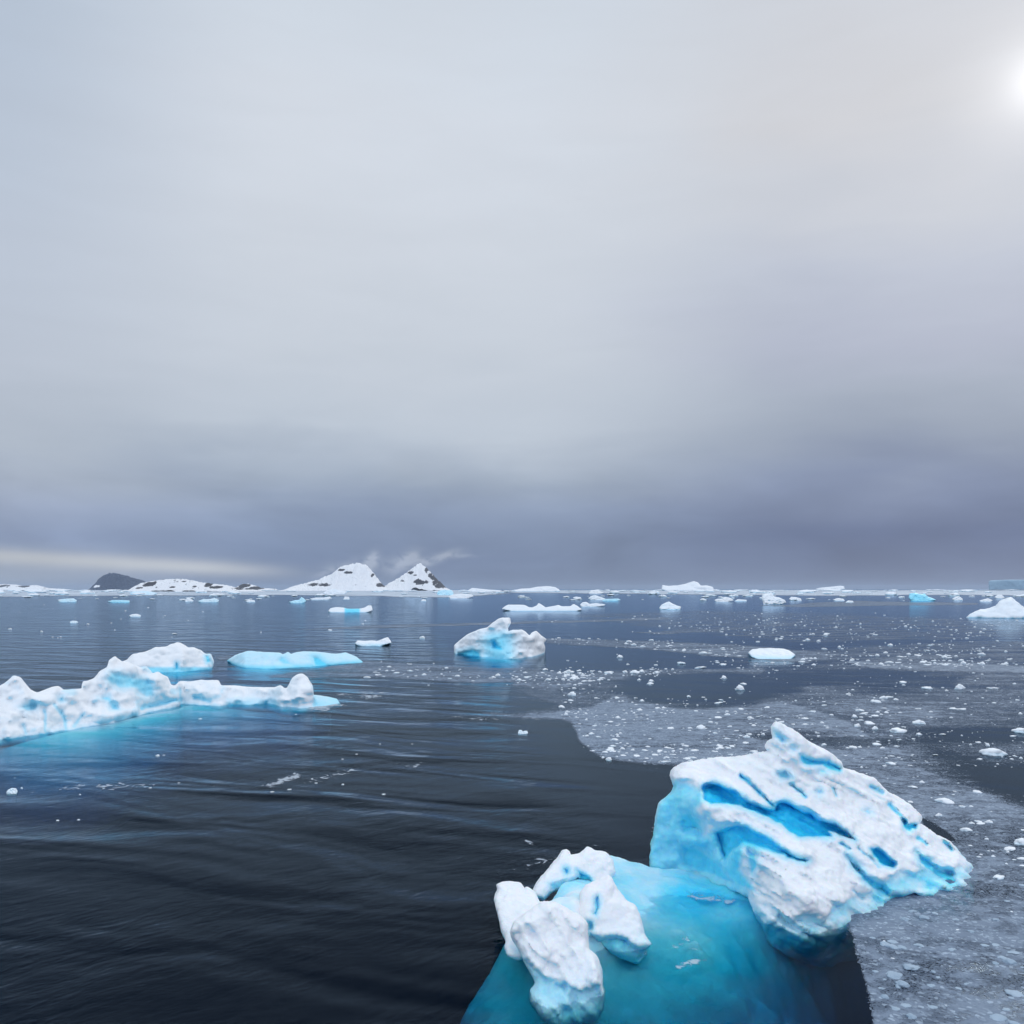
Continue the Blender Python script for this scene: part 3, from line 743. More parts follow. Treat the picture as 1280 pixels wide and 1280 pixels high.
def carve_left(gx, gy, D, ice, sd):
    gx = gx + 2.2 * fbm(gx / 8, gy / 8, gx * 0, 3, 61); gy = gy + 1.8 * fbm(gx / 8, gy / 8, gx * 0, 3, 62)
    D = D + .75 * worley(gx, gy * 1.2, 24, 1) + .22 * worley(gx, gy * 1.2, 9, 2) + .7 * fbm(gx / 14, gy / 40, gx * 0, 3, 63) - .35 * fbm(gx / 20, gy / 14, gx * 0, 3, 90, ridged=True)
    pat = fbm(gx / 22, gy / 12, gx * 0, 4, 14); ice = np.maximum(ice, .22 * sst(pat, .12, .5))
    for p, dep, ic, ed, lip in (
        ([(137,838),(150,840),(160,843),(180,846),(190,852),(196,862),(194,872),(183,874),(172,868),(168,862),(150,862),(136,856),(130,848)], 1.0, .42, 7, .12),
        ([(24,884),(35,876),(48,878),(46,887),(34,890)], .5, .34, 4, .1),
        ([(122,872),(134,868),(146,880),(150,890),(140,888),(134,878)], .6, .40, 4, .1),
        ([(72,872),(80,871),(82,877),(76,878)], .6, .42, 3, .1)):
        D, ice = soft_carve(D, ice, poly_sd(gx, gy, p), dep, ic, ed, lip)
    for pts, dep, wd, ic in (([(56,886),(57,900),(58,918)], .3, 2.4, .34), ([(68,880),(76,890),(81,902),(83,914)], .3, 2.6, .36), ([(30,905),(32,921)], .2, 2.4, .3),
                             ([(110,890),(130,898),(150,893),(172,888)], -.8, 5, 0), ([(225,862),(226,884)], .4, 2.5, .3), ([(104,892),(92,908)], .3, 3, .3),
                             ([(178,885),(200,880),(224,874)], .8, 3, .42), ([(244,872),(262,876)], .8, 3, .4)):
        e = np.exp(-(line_d(gx, gy, pts) / wd) ** 2); D = D + dep * e; ice = np.maximum(ice, ic * e)
    sm = sst(gx, 276, 286) * sst(gx, 350, 344); ice = np.maximum(ice * (1 - sm), sm * (.30 * sst(gy, 862, 882)))
    D = D + sm * .5
    tip = sst(gx, 388, 394); ice = np.maximum(ice, tip * .38)
    return D, ice


def build_bergs():
    berg('iceberg', 'long jagged iceberg on the left with a crested hump and a turquoise glow in front', 'iceberg',
         [(-70,866),(-40,856),(-12,862),(0,858),(10,852),(17,845),(25,848),(38,864),(47,867),(56,863),(66,859),(72,858),(79,863),(103,862),(104,852),(111,851),(119,848),
          (125,840),(135,835),(137,825),(144,821),(151,827),(160,829),(168,833),(175,835),(182,834),(188,840),(191,843),(197,840),(203,844),(209,847),(213,857),(220,858),
          (225,853),(239,853),(251,851),(262,852),(272,851),(276,857),(298,858),(317,859),(344,860),(348,858),(351,857),(356,861),(360,860),(366,848),(372,844),
          (378,843),(384,847),(390,858),(391,870),(405,872),(421,874),(428,877),(423,880),(405,883),(395,885.5),(364,886.5),(333,880.6),(298,880.6),(240,881),(225.6,885.5),(172,895),
          (125,907),(84,913),(47,919),(0,925),(-70,934)], lean=.75, thick=7.5,
         waterline=[(-70,934),(0,925),(47,919),(84,913),(125,907),(172,895),(222,886),(230,881),(333,881),(352,885),(364,886.5),(392,886),(400,883.5),(430,879)],
         carve=carve_left, vox=.13, k=.5, disp=(.14, .04), dscale=1.7, step=1.0, mat_=M_MID, seed=5, lump=(.03, 1.6), wet=.2,
         foot=[(-90,408,16,.02,1.7)])
    berg('iceberg', 'rounded white iceberg with a small blue cave, behind the long left iceberg', 'iceberg',
         [(140,838),(150,829),(160,825),(166,819),(180,817),(188,814),(193,811),(207,809),(214,806),(222,803.8),(228,806),(234,810),(242,810),(250,813),(257,818),(263,818),(267,827),
          (263,832),(260,837),(229,840),(200,840.5),(170,841)], lean=.8, thick=9, waterline=[(140,841),(200,840.5),(229,840),(260,837),(268,834)], vox=.17, seed=8, disp=(.28, .08), dscale=2.6, lump=(.06, 1.2),
         carve=lambda gx, gy, D, ice, sd: tuple(soft_carve(*soft_carve(D, np.maximum(ice, .45 * sst(gy, 831, 836)), poly_sd(gx, gy, [(256,820),(261,819),(264,828),(258,829)]), 1.5, .8, 2, .1),
                                           poly_sd(gx, gy, [(219,828),(223,828),(224,838),(218,838)]), 1.2, .6, 2, .1)),
         foot=[(150,290,12,.10,2.6)])
    berg('ice_floe', 'low pale blue floe with a wavy top, right of the rounded white iceberg', 'ice floe',
         [(284,826),(290,822),(295,819),(310,814),(330,815.5),(350,816),(354,819),(360,815),(364,818),(372,815.5),(380,814.5),(400,815.5),(420,818),(432,816),(445,821),(459,827),
          (445,829),(430,830),(392,833),(362,835),(330,836),(300,834)], lean=1.6, thick=9, waterline=[(284,829),(305,834.5),(330,836),(362,835),(392,833),(430,830),(459,828)],
         vox=.2, ice0=.27, seed=12, disp=(.12, .05), k=.7,
         carve=lambda gx, gy, D, ice, sd: tuple(soft_carve(*soft_carve(D, ice, poly_sd(gx, gy, [(352,820),(360,824),(368,832),(355,832),(346,826)]), 1.0, .28, 4, .2),
                                           poly_sd(gx, gy, [(390,820),(398,821),(408,828),(412,834),(392,834)]), 1.0, .45, 4, .2)), foot=[(268,380,10,.05,2.4)])
    berg('iceberg', 'iceberg with a tall fin in the middle of the bay, turquoise at its foot', 'iceberg',
         [(568,814),(568,807),(576,800),(584,794),(592,790),(600,787),(609,785),(618,777.5),(623,774),(628,772.5),(637,772.5),(638,779),(634.5,785),(635,790),(640,788),(646,788),
          (652,787),(657,790),(662,795),(665,791),(670,789),(676,795),(683,799.4),(679,804),(681,809),(680,816.5),(665,821),(640,824),(610,823),(585,818)],
         lean=.7, thick=10, waterline=[(560,816),(600,821),(640,824),(665,821),(683,816)], vox=.17, seed=15, disp=(.13, .05), dscale=2.4, lump=(.04, 1.3), k=.7,
         carve=lambda gx, gy, D, ice, sd: tuple(soft_carve(*soft_carve(D, np.maximum(ice, .46 * np.exp(-((gx - 622) / 26) ** 2) * sst(gy, 778, 800)), poly_sd(gx, gy, [(614,801),(619,800),(623,806),(632,813),(624,814),(616,810)]), 1.6, .8, 2.5, .3),
                                           poly_sd(gx, gy, [(572,816),(590,811),(600,815),(602,826),(570,826)]), 2.2, .62, 3, .1)),
         foot=[(562,680,13,.02,2.2)])
    berg('iceberg', 'pointed white iceberg cut off by the right edge below the horizon', 'iceberg',
         [(1208,771),(1215,767),(1223,763),(1235,761),(1246,758),(1250,752),(1257,749),(1263,747),(1267,750),(1270,752),(1280,761),(1300,764),(1315,770),(1315,773),(1280,773),(1240,772.5)],
         lean=1.2, thick=22, vox=.6, seed=18, ice0=.10, waterline=[(1208,772),(1260,773),(1315,773)], disp=(.6, .3), k=2)
    berg('ice_floe', 'thin pale blue tongue of ice at the right tip of the long left iceberg', 'ice floe',
         [(380,876),(388,868),(400,869.5),(410,871),(421,873.5),(429,877),(424,880.5),(408,882.5),(394,883.5),(382,883)], lean=3.2, thick=5, vox=.07, seed=33, ice0=.13, disp=(.03, .01), k=.12,
         waterline=[(380,884),(394,883.5),(408,882.5),(429,878)], rough=.3)
    berg('ice_floe', 'smooth domed white floe between the centre berg and the right edge', 'ice floe',
         [(935,816),(940,812),(948,811),(965,810.5),(978,811),(986,813),(994,819),(985,823),(960,824),(940,822)], lean=2.6, thick=7, vox=.15, seed=20, ice0=.05, disp=(.12, .04))
    berg('ice_floe', 'small white floe with a raised right end between pale blue floe and finned iceberg', 'ice floe',
         [(444,804.5),(447,801),(456,802),(465,801),(471,802),(477,800),(481,798),(485,797),(489,804),(480,806),(470,807.5),(455,807)], lean=1.3, thick=5, vox=.12, seed=22, lump=(.1, 1), ice0=.03)
    berg('ice_floe', 'long low floe with a small peak in its middle, beyond the centre berg', 'ice floe',
         [(627,761.5),(631,758),(635,756),(645,756),(656,756.4),(661,759),(665,759.5),(669,758),(671,757),(673,753.7),(677,756),(682,759.5),(690,758),(698,756.4),(702,758),(709,758),(713,758),
          (717,755),(721,757),(724,759.5),(728,762),(716,763.5),(695,763),(670,763.8),(645,763)], lean=1.5, thick=14, vox=.42, seed=24, ice0=.08, k=.9)
    berg('ice_floe', 'flat three part floe, blue in its middle, in front of the snowy mountain', 'ice floe',
         [(410,764),(413,760.5),(420,759),(429,759.5),(434,761),(447,761),(455,760),(460,757),(464,757),(466,763),(455,764.5),(430,765.5),(415,765.5)], lean=1.5, thick=12, vox=.4, seed=26, ice0=.05, k=.8,
         carve=lambda gx, gy, D, ice, sd: (D, np.maximum(ice, .5 * sst(gx, 429, 432) * sst(gx, 452, 448))))
    berg('iceberg', 'small steep topped berg standing alone right of the long low floe', 'iceberg',
         [(824,760),(827,756),(832,753.5),(836,752),(841,755),(846,757),(851,758.5),(850,761),(836,762),(826,761.5)], lean=1.2, thick=12, vox=.3, seed=28, ice0=.12)
    # far line of bergs under the horizon
    far = [
        ('iceberg', 'long white berg with a rising peak on the horizon right of centre', [(827,737),(828,731.5),(836,732.5),(846,732),(856,730),(867,726.5),(872,728),(876,732),(884,732),(891,734),(893,737.5),(860,738.6),(835,738.4)], 738.6, .02),
        ('iceberg', 'broad low white berg on the horizon just right of the twin mountains', [(641,738),(652,736),(662,735.5),(672,733.5),(685,732.8),(694,734),(699,737),(700,739),(670,739.4),(648,739)], 739.4, .02),
        ('iceberg', 'flat topped white berg on the horizon above the blue streaked block', [(1019,736),(1028,734.5),(1040,733.5),(1050,732.3),(1055,733),(1056,736.5),(1040,738)], 738.0, .02),
        ('iceberg', 'blocky white berg with a blue waterline between the domed floe and the horizon', [(952,748),(953,743.5),(958,742),(965,742.5),(968,746),(974,747),(981,750),(983,753.5),(970,755.5),(955,755)], 755.5, .10),
        ('iceberg', 'vivid blue streaked berg among the far floes on the right', [(1136,747),(1137,742),(1144,741),(1150,743),(1156,742.5),(1160,746),(1166,748),(1170,750),(1160,751.3),(1140,751)], 751.3, .45),
        ('ice_floe', 'white cluster floe below the horizon just right of centre', [(735,748),(739,745),(744,744),(750,746),(757,748.5),(756,750),(742,750)], 750, .12),
        ('ice_floe', 'thin white floe with a blue tail right of the cluster', [(750,750.5),(756,748.7),(764,748.5),(773,748.2),(776,750),(765,751.3)], 751.3, .3),
        ('ice_floe', 'two lobed pale floe below the cluster right of centre', [(725,756),(728,753),(733,752.5),(737,755),(745,754),(757,755.5),(755,757.5),(738,758.5),(728,758)], 758.5, .1),
        ('ice_floe', 'white floe nearest the horizon above the cluster', [(735,741.5),(738,738.5),(745,737.3),(750,739),(755,741),(745,742)], 742, .02),
        ('ice_floe', 'humped white floe with a flat tail, left of the blocky white berg', [(893,750),(897,748.5),(903,748.5),(908,746.3),(914,748),(917,750.5),(905,752.3),(896,752)], 752.3, .05),
        ('ice_floe', 'flat sliver of ice right beside the humped white floe', [(915,751),(922,749),(933,749.8),(934,751),(925,751.6)], 751.6, .1),
        ('ice_floe', 'small rounded floe to the right of the blocky white berg', [(986,749),(989,746),(994,746.4),(1001,748),(1003,750),(992,750.8)], 750.8, .05),
        ('ice_floe', 'flat pale floe left of the blue streaked berg', [(1041,749.5),(1046,748.2),(1054,748.5),(1058,750),(1048,750.8)], 750.8, .05),
        ('ice_floe', 'thin white floe just below the flat pale floe on the right', [(1054,752.6),(1060,750.6),(1066,751),(1068,752.6),(1060,753.2)], 753.2, .05),
        ('ice_floe', 'pointed floe between the blue streaked berg and the right edge', [(1190,749),(1194,746),(1198,745.2),(1203,748),(1204,750),(1196,750.4)], 750.4, .08),
        ('ice_floe', 'low pointed floe up and left of the large berg at the right edge', [(1224,751),(1230,749),(1235,748),(1241,750.5),(1236,752),(1228,752)], 752, .05),
        ('ice_floe', 'little white hump above the large berg at the right edge', [(1243,746.5),(1247,743.4),(1252,743.5),(1256,747),(1250,748)], 748, .05),
        ('ice_floe', 'pale blue floe with a hooked top on the open water at left', [(72,751.5),(77,749),(84,748.3),(92,748),(96,750.5),(94,752),(80,752.5)], 752.5, .22),
        ('ice_floe', 'flat blue floe in front of the snowy island', [(134,752),(140,750.3),(152,750),(162,750.6),(162,752.6),(148,753.2)], 753.2, .3),
        ('ice_floe', 'pale wide floe at the foot of the dark headland', [(162,742),(168,739.5),(180,738.5),(192,740),(197,742),(188,743.5),(170,743.5)], 743.5, .2),
        ('ice_floe', 'small white floe alone on the water below the snowy island', [(161,769.5),(165,768),(171,767.3),(176,769),(175,771),(166,771)], 771, .05),
        ('ice_floe', 'tiny white floe alone on the open water near the left edge', [(87,777.5),(90,776),(95,776),(98,777.6),(94,778.8),(89,778.8)], 778.8, .05),
        ('ice_floe', 'white floe with a notch, below the middle of the snowy island', [(231,751),(234,747.3),(238,748),(242,751),(240,752.3),(233,752.3)], 752.3, .12),
        ('ice_floe', 'bluish floe right of the notched floe', [(247,751.5),(254,749),(262,749),(268,747.6),(274,750),(272,752),(254,752.8)], 752.8, .2),
        ('ice_floe', 'flat floe before the left foot of the snowy mountain', [(307,751.5),(312,750),(318,750.2),(320,752),(312,752.8)], 752.8, .1),
        ('ice_floe', 'sharp little blue floe below the left foot of the snowy mountain', [(361,752.5),(368,750.5),(374,749.6),(377,746.3),(380,748.5),(383,751.5),(378,753.8),(366,753.8)], 753.8, .3),
        ('ice_floe', 'low flat floe right of the sharp little blue floe', [(387,748.5),(395,747),(405,747),(412,745.8),(415,748),(405,749.8),(392,749.8)], 749.8, .1),
        ('ice_floe', 'white mound of ice in front of the left mountain', [(403,741.5),(410,738),(418,736),(426,738),(434,740),(428,742.5),(410,742.5)], 742.5, .1),
        ('ice_floe', 'rounded floe below the middle of the left mountain', [(428,748.5),(431,745.6),(436,746),(438,748.5),(433,749.3)], 749.3, .1),
        ('iceberg', 'pale blue two topped berg at the right foot of the right mountain', [(546,742),(548,738.5),(556,737.2),(561,738),(564,737.2),(567,741),(566,744),(550,744)], 744, .28),
        ('ice_floe', 'long white floe right of the two topped pale blue berg', [(560,746),(566,743.3),(578,742.2),(590,743.4),(592,745.5),(580,747.5),(565,748)], 748, .05),
        ('ice_floe', 'flat white floe at far distance right of the right mountain', [(584,738.5),(590,735),(600,736),(610,737),(628,738),(620,739.6),(590,739.6)], 739.6, .05),
        ('ice_floe', 'small floe under the snowy mountain, near the three part floe', [(524,750.8),(528,749),(532,749.3),(534,751),(528,751.6)], 751.6, .1),
        ('ice_floe', 'small floe between the long low floe and the cluster', [(716,747),(720,745.8),(726,746.5),(727,748),(720,748.4)], 748.4, .1),
        ('ice_floe', 'small pair of white knobs floating on dark water left of the slush tongue', [(647.5,915.5),(649,912.5),(652,912.5),(653.5,914.5),(656,913.5),(659,913.5),(660,916),(655,917.3),(649,917)], 917.3, .03),
        ('ice_floe', 'fist like lump of ice near the left edge below the long iceberg', [(8,990.5),(10,987),(15,984.8),(20,985.5),(22,989),(18,992),(11,992)], 992, .03),
    ]
    for n, (nm, lb, ol, wy, ic) in enumerate(far):
        P = np.array(ol); Yc = H * F / (wy - HOR); mpp = Yc / F; wm = (P[:, 0].max() - P[:, 0].min()) * mpp
        berg(nm, lb, 'iceberg' if nm == 'iceberg' else 'ice floe', ol, lean=.8, thick=wm * .45, waterline=[(P[:, 0].min(), wy), (P[:, 0].max(), wy)], ice0=ic, vox=wm / 70,
             mat_=M_FAR if Yc > 400 else M_MID, seed=40 + n, step=.25, wet=.12)
    # tabular berg at the right edge, on the horizon
    berg('tabular_iceberg', 'flat topped blue grey tabular iceberg on the horizon at the right edge', 'iceberg',
         [(1236,738),(1236,727.5),(1238,725.6),(1250,725.3),(1262,724.8),(1275,724.9),(1300,725),(1340,725.5),(1345,738)], lean=.05, thick=500, waterline=[(1236,737.6),(1345,737.6)],
         ice0=.3, vox=6.5, mat_=plain('shelf_ice', (.30, .44, .54)), step=.4, seed=90, disp=(3, 1.5), dscale=25, k=6, rough=.3)


build_bergs()

# ------------------------------------------------------------------ mountains on the horizon
def terrain(name, prof, dist, depth, rockf, m, seed, jag=.25, nx=420, ny=110):
    """prof: photo skyline [(px, py)]; the ridge runs across the view at the given distance, the land falls to the sea before and behind it"""
    P = np.array(prof, float); x0, x1 = P[0, 0], P[-1, 0]
    u = np.linspace(x0, x1, nx); v = np.linspace(-1, 1, ny); U, Vv = np.meshgrid(u, v)
    sea_py = HOR + H * F / dist
    def prof_h(px): return np.maximum(np.interp(px, P[:, 0], sea_py - P[:, 1]), 0) * dist / F
    X = (U - 640) / F * dist; Y = dist + depth * Vv
    warp = 14 * vnoise(U / 18, Vv * 2, U * 0, seed)
    hgt = prof_h(U)
    fall = np.clip(1 - np.abs(Vv + .12 * vnoise(U / 9, U * 0, U * 0, seed + 3)) ** 1.15, 0, 1)
    hr = hgt.max(); hgt = hgt * (1 + .05 * fbm(U / 7, U * 0, U * 0, 3, seed + 40)) + hr * .03 * fbm(U / 1.6, U * 0, U * 0, 3, seed + 41) * sst(hgt, hr * .1, hr * .4)
    rg = fbm(U / 9, Vv * 3.0, U * 0, 6, seed + 5, ridged=True)
    Z = hgt * fall * (1 + jag * rg * (1 - fall ** 3)) + hr * .02 * fbm(U / 2.2, Vv * 12, U * 0, 4, seed) * (fall > 0) * sst(hgt, 0, hr * .3)
    Z = np.where(hgt <= .01, -3, Z) - 1.5
    V = np.c_[X.ravel(), Y.ravel(), Z.ravel()]; i = np.arange(nx * ny).reshape(ny, nx)
    Q = np.stack([i[:-1, :-1], i[:-1, 1:], i[1:, 1:], i[1:, :-1]], -1).reshape(-1, 4)
    rock = rockf(U, sea_py - Z / dist * F, Vv, rg, seed)
    o = mesh_obj(name, V, Q, m, None, {'rock': rock.ravel()}, origin=((P[:, 0].mean() - 640) / F * dist, dist, 0)); tag(o, kind='structure'); return o


def rock_spots(spots, base=.12):
    def f(U, PY, Vv, rg, seed):
        r = np.full(U.shape, base + .13)
        for (cx, cy, rx, ry, s) in spots:
            r = np.maximum(r, s * np.exp(-((U - cx) / rx) ** 2 - ((PY - cy) / ry) ** 2) + .05)
        return r + .34 * fbm(U / 3.2, PY / 1.8, U * 0, 5, seed + 8, gain=.65)
    return f


MT = mountain_material('snow_and_rock', sc_=1.2)
terrain('mountain', [(352,739),(357,736.5),(366,733),(380,729),(395,725),(410,719),(419,712.5),(428,707.5),(437,704.8),(447,704),(457,705.5),(464,711.5),(470,720),(476,728),(483,735),(490,739)],
        4600, 170, rock_spots([(428,712.5,5,2,.9),(437,716,7,1.8,.85),(395,731,9,2.8,.8),(411,731,9,2.6,.8),(467,719,2,3,.9),(478,731,5,4,.8),(462,733,6,1,.5)]), MT, 3)
terrain('mountain', [(474,739),(480,733),(490,727),(500,721),(510,714),(517,708),(522,705),(526,703.5),(530,707),(536,713),(543,720),(550,727),(557,734),(563,737),(568,739)],
        4700, 150, rock_spots([(514,716,5,2.2,.85),(528,728,12,4.5,.80),(543,722,5,4,.9),(552,731,7,5,1.0),(534,712,3,5,.8),(505,726,4,2,.6),(547,727,6,7,.75),(539,718,4,6,.7),(521,719,5,2,.6)]), MT, 9)
terrain('headland', [(118,739),(121,731),(124,724),(128,720),(134,716.5),(141,715),(150,717),(160,720),(170,723),(180,726),(186,731),(192,739)],
        7000, 170, lambda U, PY, Vv, rg, s: .95 - .6 * np.exp(-((U - 131) / 6) ** 2 - ((PY - 733) / 3) ** 2) + .15 * fbm(U / 3, PY / 2, U * 0, 3, s), mountain_material('slate', sc_=1, rock=(.055, .075, .12)), 14)
terrain('island', [(163,739),(168,735),(172,731),(178,728),(190,726),(200,725),(205,724),(218,723),(232,723.5),(242,725),(255,728),(270,729.5),(284,731),(300,735),(312,736),(325,737.5),(330,739)],
        3400, 90, rock_spots([(192,730,10,4,.95),(183,735,6,1.5,.8),(232,727,4,1.2,.7),(225,734,6,1.5,.7),(263,731,6,4,.9),(275,734,10,2,.85),(206,724.5,6,.8,.6),(305,735.5,14,2,.9),(250,733,5,1.5,.6)], .2), MT, 21, jag=.15)
terrain('island', [(290,738.6),(296,733.5),(303,729.5),(310,729),(318,731),(326,734.5),(344,735.5),(346,739)], 4900, 90, rock_spots([(307,732,9,3,1.0),(322,735,10,2.5,.9)], .3), MT, 26, jag=.15)
terrain('island', [(-40,736),(-20,732),(5,730),(18,730.5),(30,732),(45,731),(60,735),(80,736),(90,738)], 8500, 160, rock_spots([(10,732.5,10,2,.7),(32,733,12,2,.7)], .2), MT, 31, jag=.15)

# ------------------------------------------------------------------ slush on the water
def cover_map():
    st = 2.0; xs = np.arange(-160, 1441, st); ys = np.concatenate([np.arange(737.2, 760, .5), np.arange(760, 800, 1), np.arange(800, 1400, 2.0)])
    gx, gy = np.meshgrid(xs, ys); Yw = H * F / (gy - HOR); Xw = (gx - 640) / F * Yw
    wx = gx + (7 * fbm(Xw / 5, Yw / 8, gx * 0, 4, 3) + 22 * fbm(Xw / 16, Yw / 24, gx * 0, 4, 8)) * (1 - .6 * sst(gx, 900, 760)); wy = gy + (3.0 * fbm(Xw / 5, Yw / 8, gx * 0, 4, 7) + 9 * fbm(Xw / 16, Yw / 24, gx * 0, 4, 9) * (1 - .6 * sst(gx, 900, 760))) * sst(gy, 780, 900) + .6 * fbm(gx / 25, gy / 5, gx * 0, 3, 5)
    cov = np.zeros_like(gx)
    def add(poly, d, edge, sx=1.0):
        nonlocal cov
        s = poly_sd(wx, wy * sx, [(a, b * sx) for a, b in poly]); cov = np.maximum(cov, d * sst(s, edge, -edge))
    def sub(poly, d, edge, sx=1.0):
        nonlocal cov
        s = poly_sd(wx, wy * sx, [(a, b * sx) for a, b in poly]); cov = cov * (1 - d * sst(s, edge, -edge))
    # faint scatter over the right half
    add([(700,880),(640,862),(660,850),(900,840),(1000,828),(1500,800),(1500,1500),(1105,1500),(1095,1290),(1078,1190),(1072,1165),(1200,1110),(1200,1050),(1060,950),(960,940),(840,958)], .50, 22)
    # the pale tongue with its crisp outer edge
    add([(600,893),(640,897),(700,902),(712,905),(718,914),(722,925),(728,934),(738,942),(755,948),(775,952),(800,956),(842,958),(870,990),(1000,980),(1060,965),(1110,930),(1060,900),(980,876),
         (930,882),(870,884),(820,880),(770,868),(735,885),(690,893)], .88, 3.5)
    add([(1060,950),(1120,945),(1230,985),(1320,1020),(1500,1100),(1500,1500),(1110,1500),(1100,1290),(1088,1230),(1078,1190),(1072,1160),(1050,1120),(1010,1000)], .76, 5)
    add([(960,880),(1100,862),(1200,870),(1170,905),(1060,900)], .66, 14)
    add([(940,935),(1080,925),(1180,940),(1120,960),(1060,965)], .70, 10)
    # bands in the middle distance
    add([(330,846),(455,826),(500,829),(560,832),(700,838),(745,848),(660,853),(560,852),(450,848),(340,848)], .62, 3, 2)
    add([(640,858),(660,846),(760,838),(900,836),(960,834),(960,842),(900,846),(760,850),(690,866)], .62, 5, 1.6)
    add([(640,858),(720,862),(745,875),(700,895),(560,898),(640,893),(690,882),(650,866)], .45, 5)
    add([(680,798),(800,800),(930,806),(1010,812),(1060,816),(1010,828),(900,822),(820,813),(680,804)], .66, 2.5, 2.5)
    add([(940,818),(1100,806),(1280,800),(1440,800),(1440,840),(1200,836),(1060,828),(1000,826)], .45, 6, 2)
    add([(1050,826),(1160,828),(1280,834),(1400,836),(1400,842),(1250,840),(1120,836)], .85, 2, 3)
    add([(360,788),(450,782),(540,779.5),(640,777),(760,774),(835,771.5),(835,774),(760,777),(640,780),(540,783),(450,786)], .68, 1.2, 3)
    add([(700,768),(900,762),(1280,775),(1440,780),(1440,800),(1200,800),(1000,804),(850,790),(760,778)], .36, 6, 2)
    add([(950,757),(1060,751),(1180,753),(1230,753.5),(1230,756),(1130,757),(1000,759)], .62, 1.5, 3)
    add([(780,790),(900,786),(1000,776),(1010,779),(900,789),(820,793)], .5, 2, 3)
    add([(60,812),(120,810),(170,814),(170,817),(110,815)], .35, 2, 2); add([(265,820),(290,818),(300,822),(275,826)], .6, 2, 2)
    # crowded ice under the horizon
    add([(-170,737),(340,737),(600,737.3),(640,742),(560,747),(340,744),(120,745),(-170,748)], 1.0, 1.0, 1.5)
    add([(620,737.2),(1450,737.2),(1450,747),(1200,744),(1000,745),(800,742.5),(640,741)], 1.0, 1.0, 1.5)
    add([(1100,737.5),(1450,737.5),(1450,745),(1100,743)], 1.0, 1.0, 1.5)
    # open leads inside the ice
    sub([(765,862),(790,848),(860,842),(940,846),(1010,850),(1000,862),(960,872),(940,880),(860,879),(800,876)], .9, 9)
    sub([(1130,908),(1200,904),(1300,908),(1300,924),(1210,922),(1150,918)], .80, 14)
    sub([(1170,935),(1240,938),(1320,945),(1320,1020),(1260,1000),(1225,968),(1180,950)], .72, 18)
    sub([(960,840),(1100,834),(1220,842),(1200,856),(1080,860),(980,852)], .7, 6)
    sub([(920,918),(1000,915),(1080,922),(1150,932),(1060,938),(960,932)], .6, 6)
    sub([(1148,1024),(1165,1030),(1186,1042),(1195,1050),(1180,1052),(1160,1042)], 1.0, 2)
    sub([(1040,1180),(1072,1165),(1080,1230),(1104,1300),(1040,1300)], 1.0, 3)
    # wisps of fine brash on the dark water
    foam = np.zeros_like(cov)
    def wisp(pts, wd, d):
        nonlocal foam
        l = line_d(wx, wy * 1.6, [(a, b * 1.6) for a, b in pts])
        n = fbm(Xw / 1.6, Yw / 1.6, gx * 0, 3, 55)
        foam = np.maximum(foam, d * np.exp(-(l / wd) ** 2) * sst(n, -.35, .3))
    wisp([(0,996),(40,990),(90,984),(180,982),(240,984),(290,992),(340,984),(400,975),(450,962),(520,958)], 9, .62)
    wisp([(260,993),(300,991),(330,985),(370,970)], 8, .95); wisp([(640,1090),(680,1075),(720,1056),(770,1050),(815,1042)], 9, .7)
    wisp([(660,1050),(720,1066),(800,1052),(830,1030)], 9, .8); wisp([(560,897),(600,899),(690,900)], 6, .7)
    wisp([(395,884),(430,882),(462,874),(482,868)], 10, 1.0); wisp([(425,868),(460,866),(480,870)], 7, .9); wisp([(838,1180),(860,1170),(878,1190),(850,1205)], 10, .8); wisp([(860,1114),(905,1122),(930,1120)], 8, .8); wisp([(815,1050),(900,1068)], 8, .6)
    wisp([(60,1030),(110,1022)], 6, .5); wisp([(470,905),(520,900),(570,905)], 8, .3)
    return xs, ys, gx, gy, Xw, Yw, np.clip(cov, 0, 1), foam


xs_, ys_, gx_, gy_, Xw_, Yw_, COV, FOAM = cover_map()


def build_slush():
    ny_, nx_ = gx_.shape; i = np.arange(ny_ * nx_).reshape(ny_, nx_)
    V = np.c_[Xw_.ravel(), Yw_.ravel(), np.full(Xw_.size, .015)]
    Q = np.stack([i[:-1, :-1], i[1:, :-1], i[1:, 1:], i[:-1, 1:]], -1).reshape(-1, 4)[:, ::-1]
    cv = COV.ravel(); fo = FOAM.ravel(); keep = (cv[Q] > .02).any(1) | (fo[Q] > .04).any(1); Q = Q[keep]
    used = np.unique(Q); mp = np.zeros(len(V), np.int64); mp[used] = np.arange(len(used))
    n = np.cross(V[Q[0, 1]] - V[Q[0, 0]], V[Q[0, 2]] - V[Q[0, 0]])[2]
    Q = mp[Q] if n > 0 else mp[Q][:, ::-1]
    o = mesh_obj('slush_ice', V[used], Q, slush_material(), None, {'cover': cv[used], 'foam': fo[used]})
    tag(o, 'grey slush of fine broken ice drifting in bands and tongues on the dark water', 'slush', kind='stuff')


build_slush()

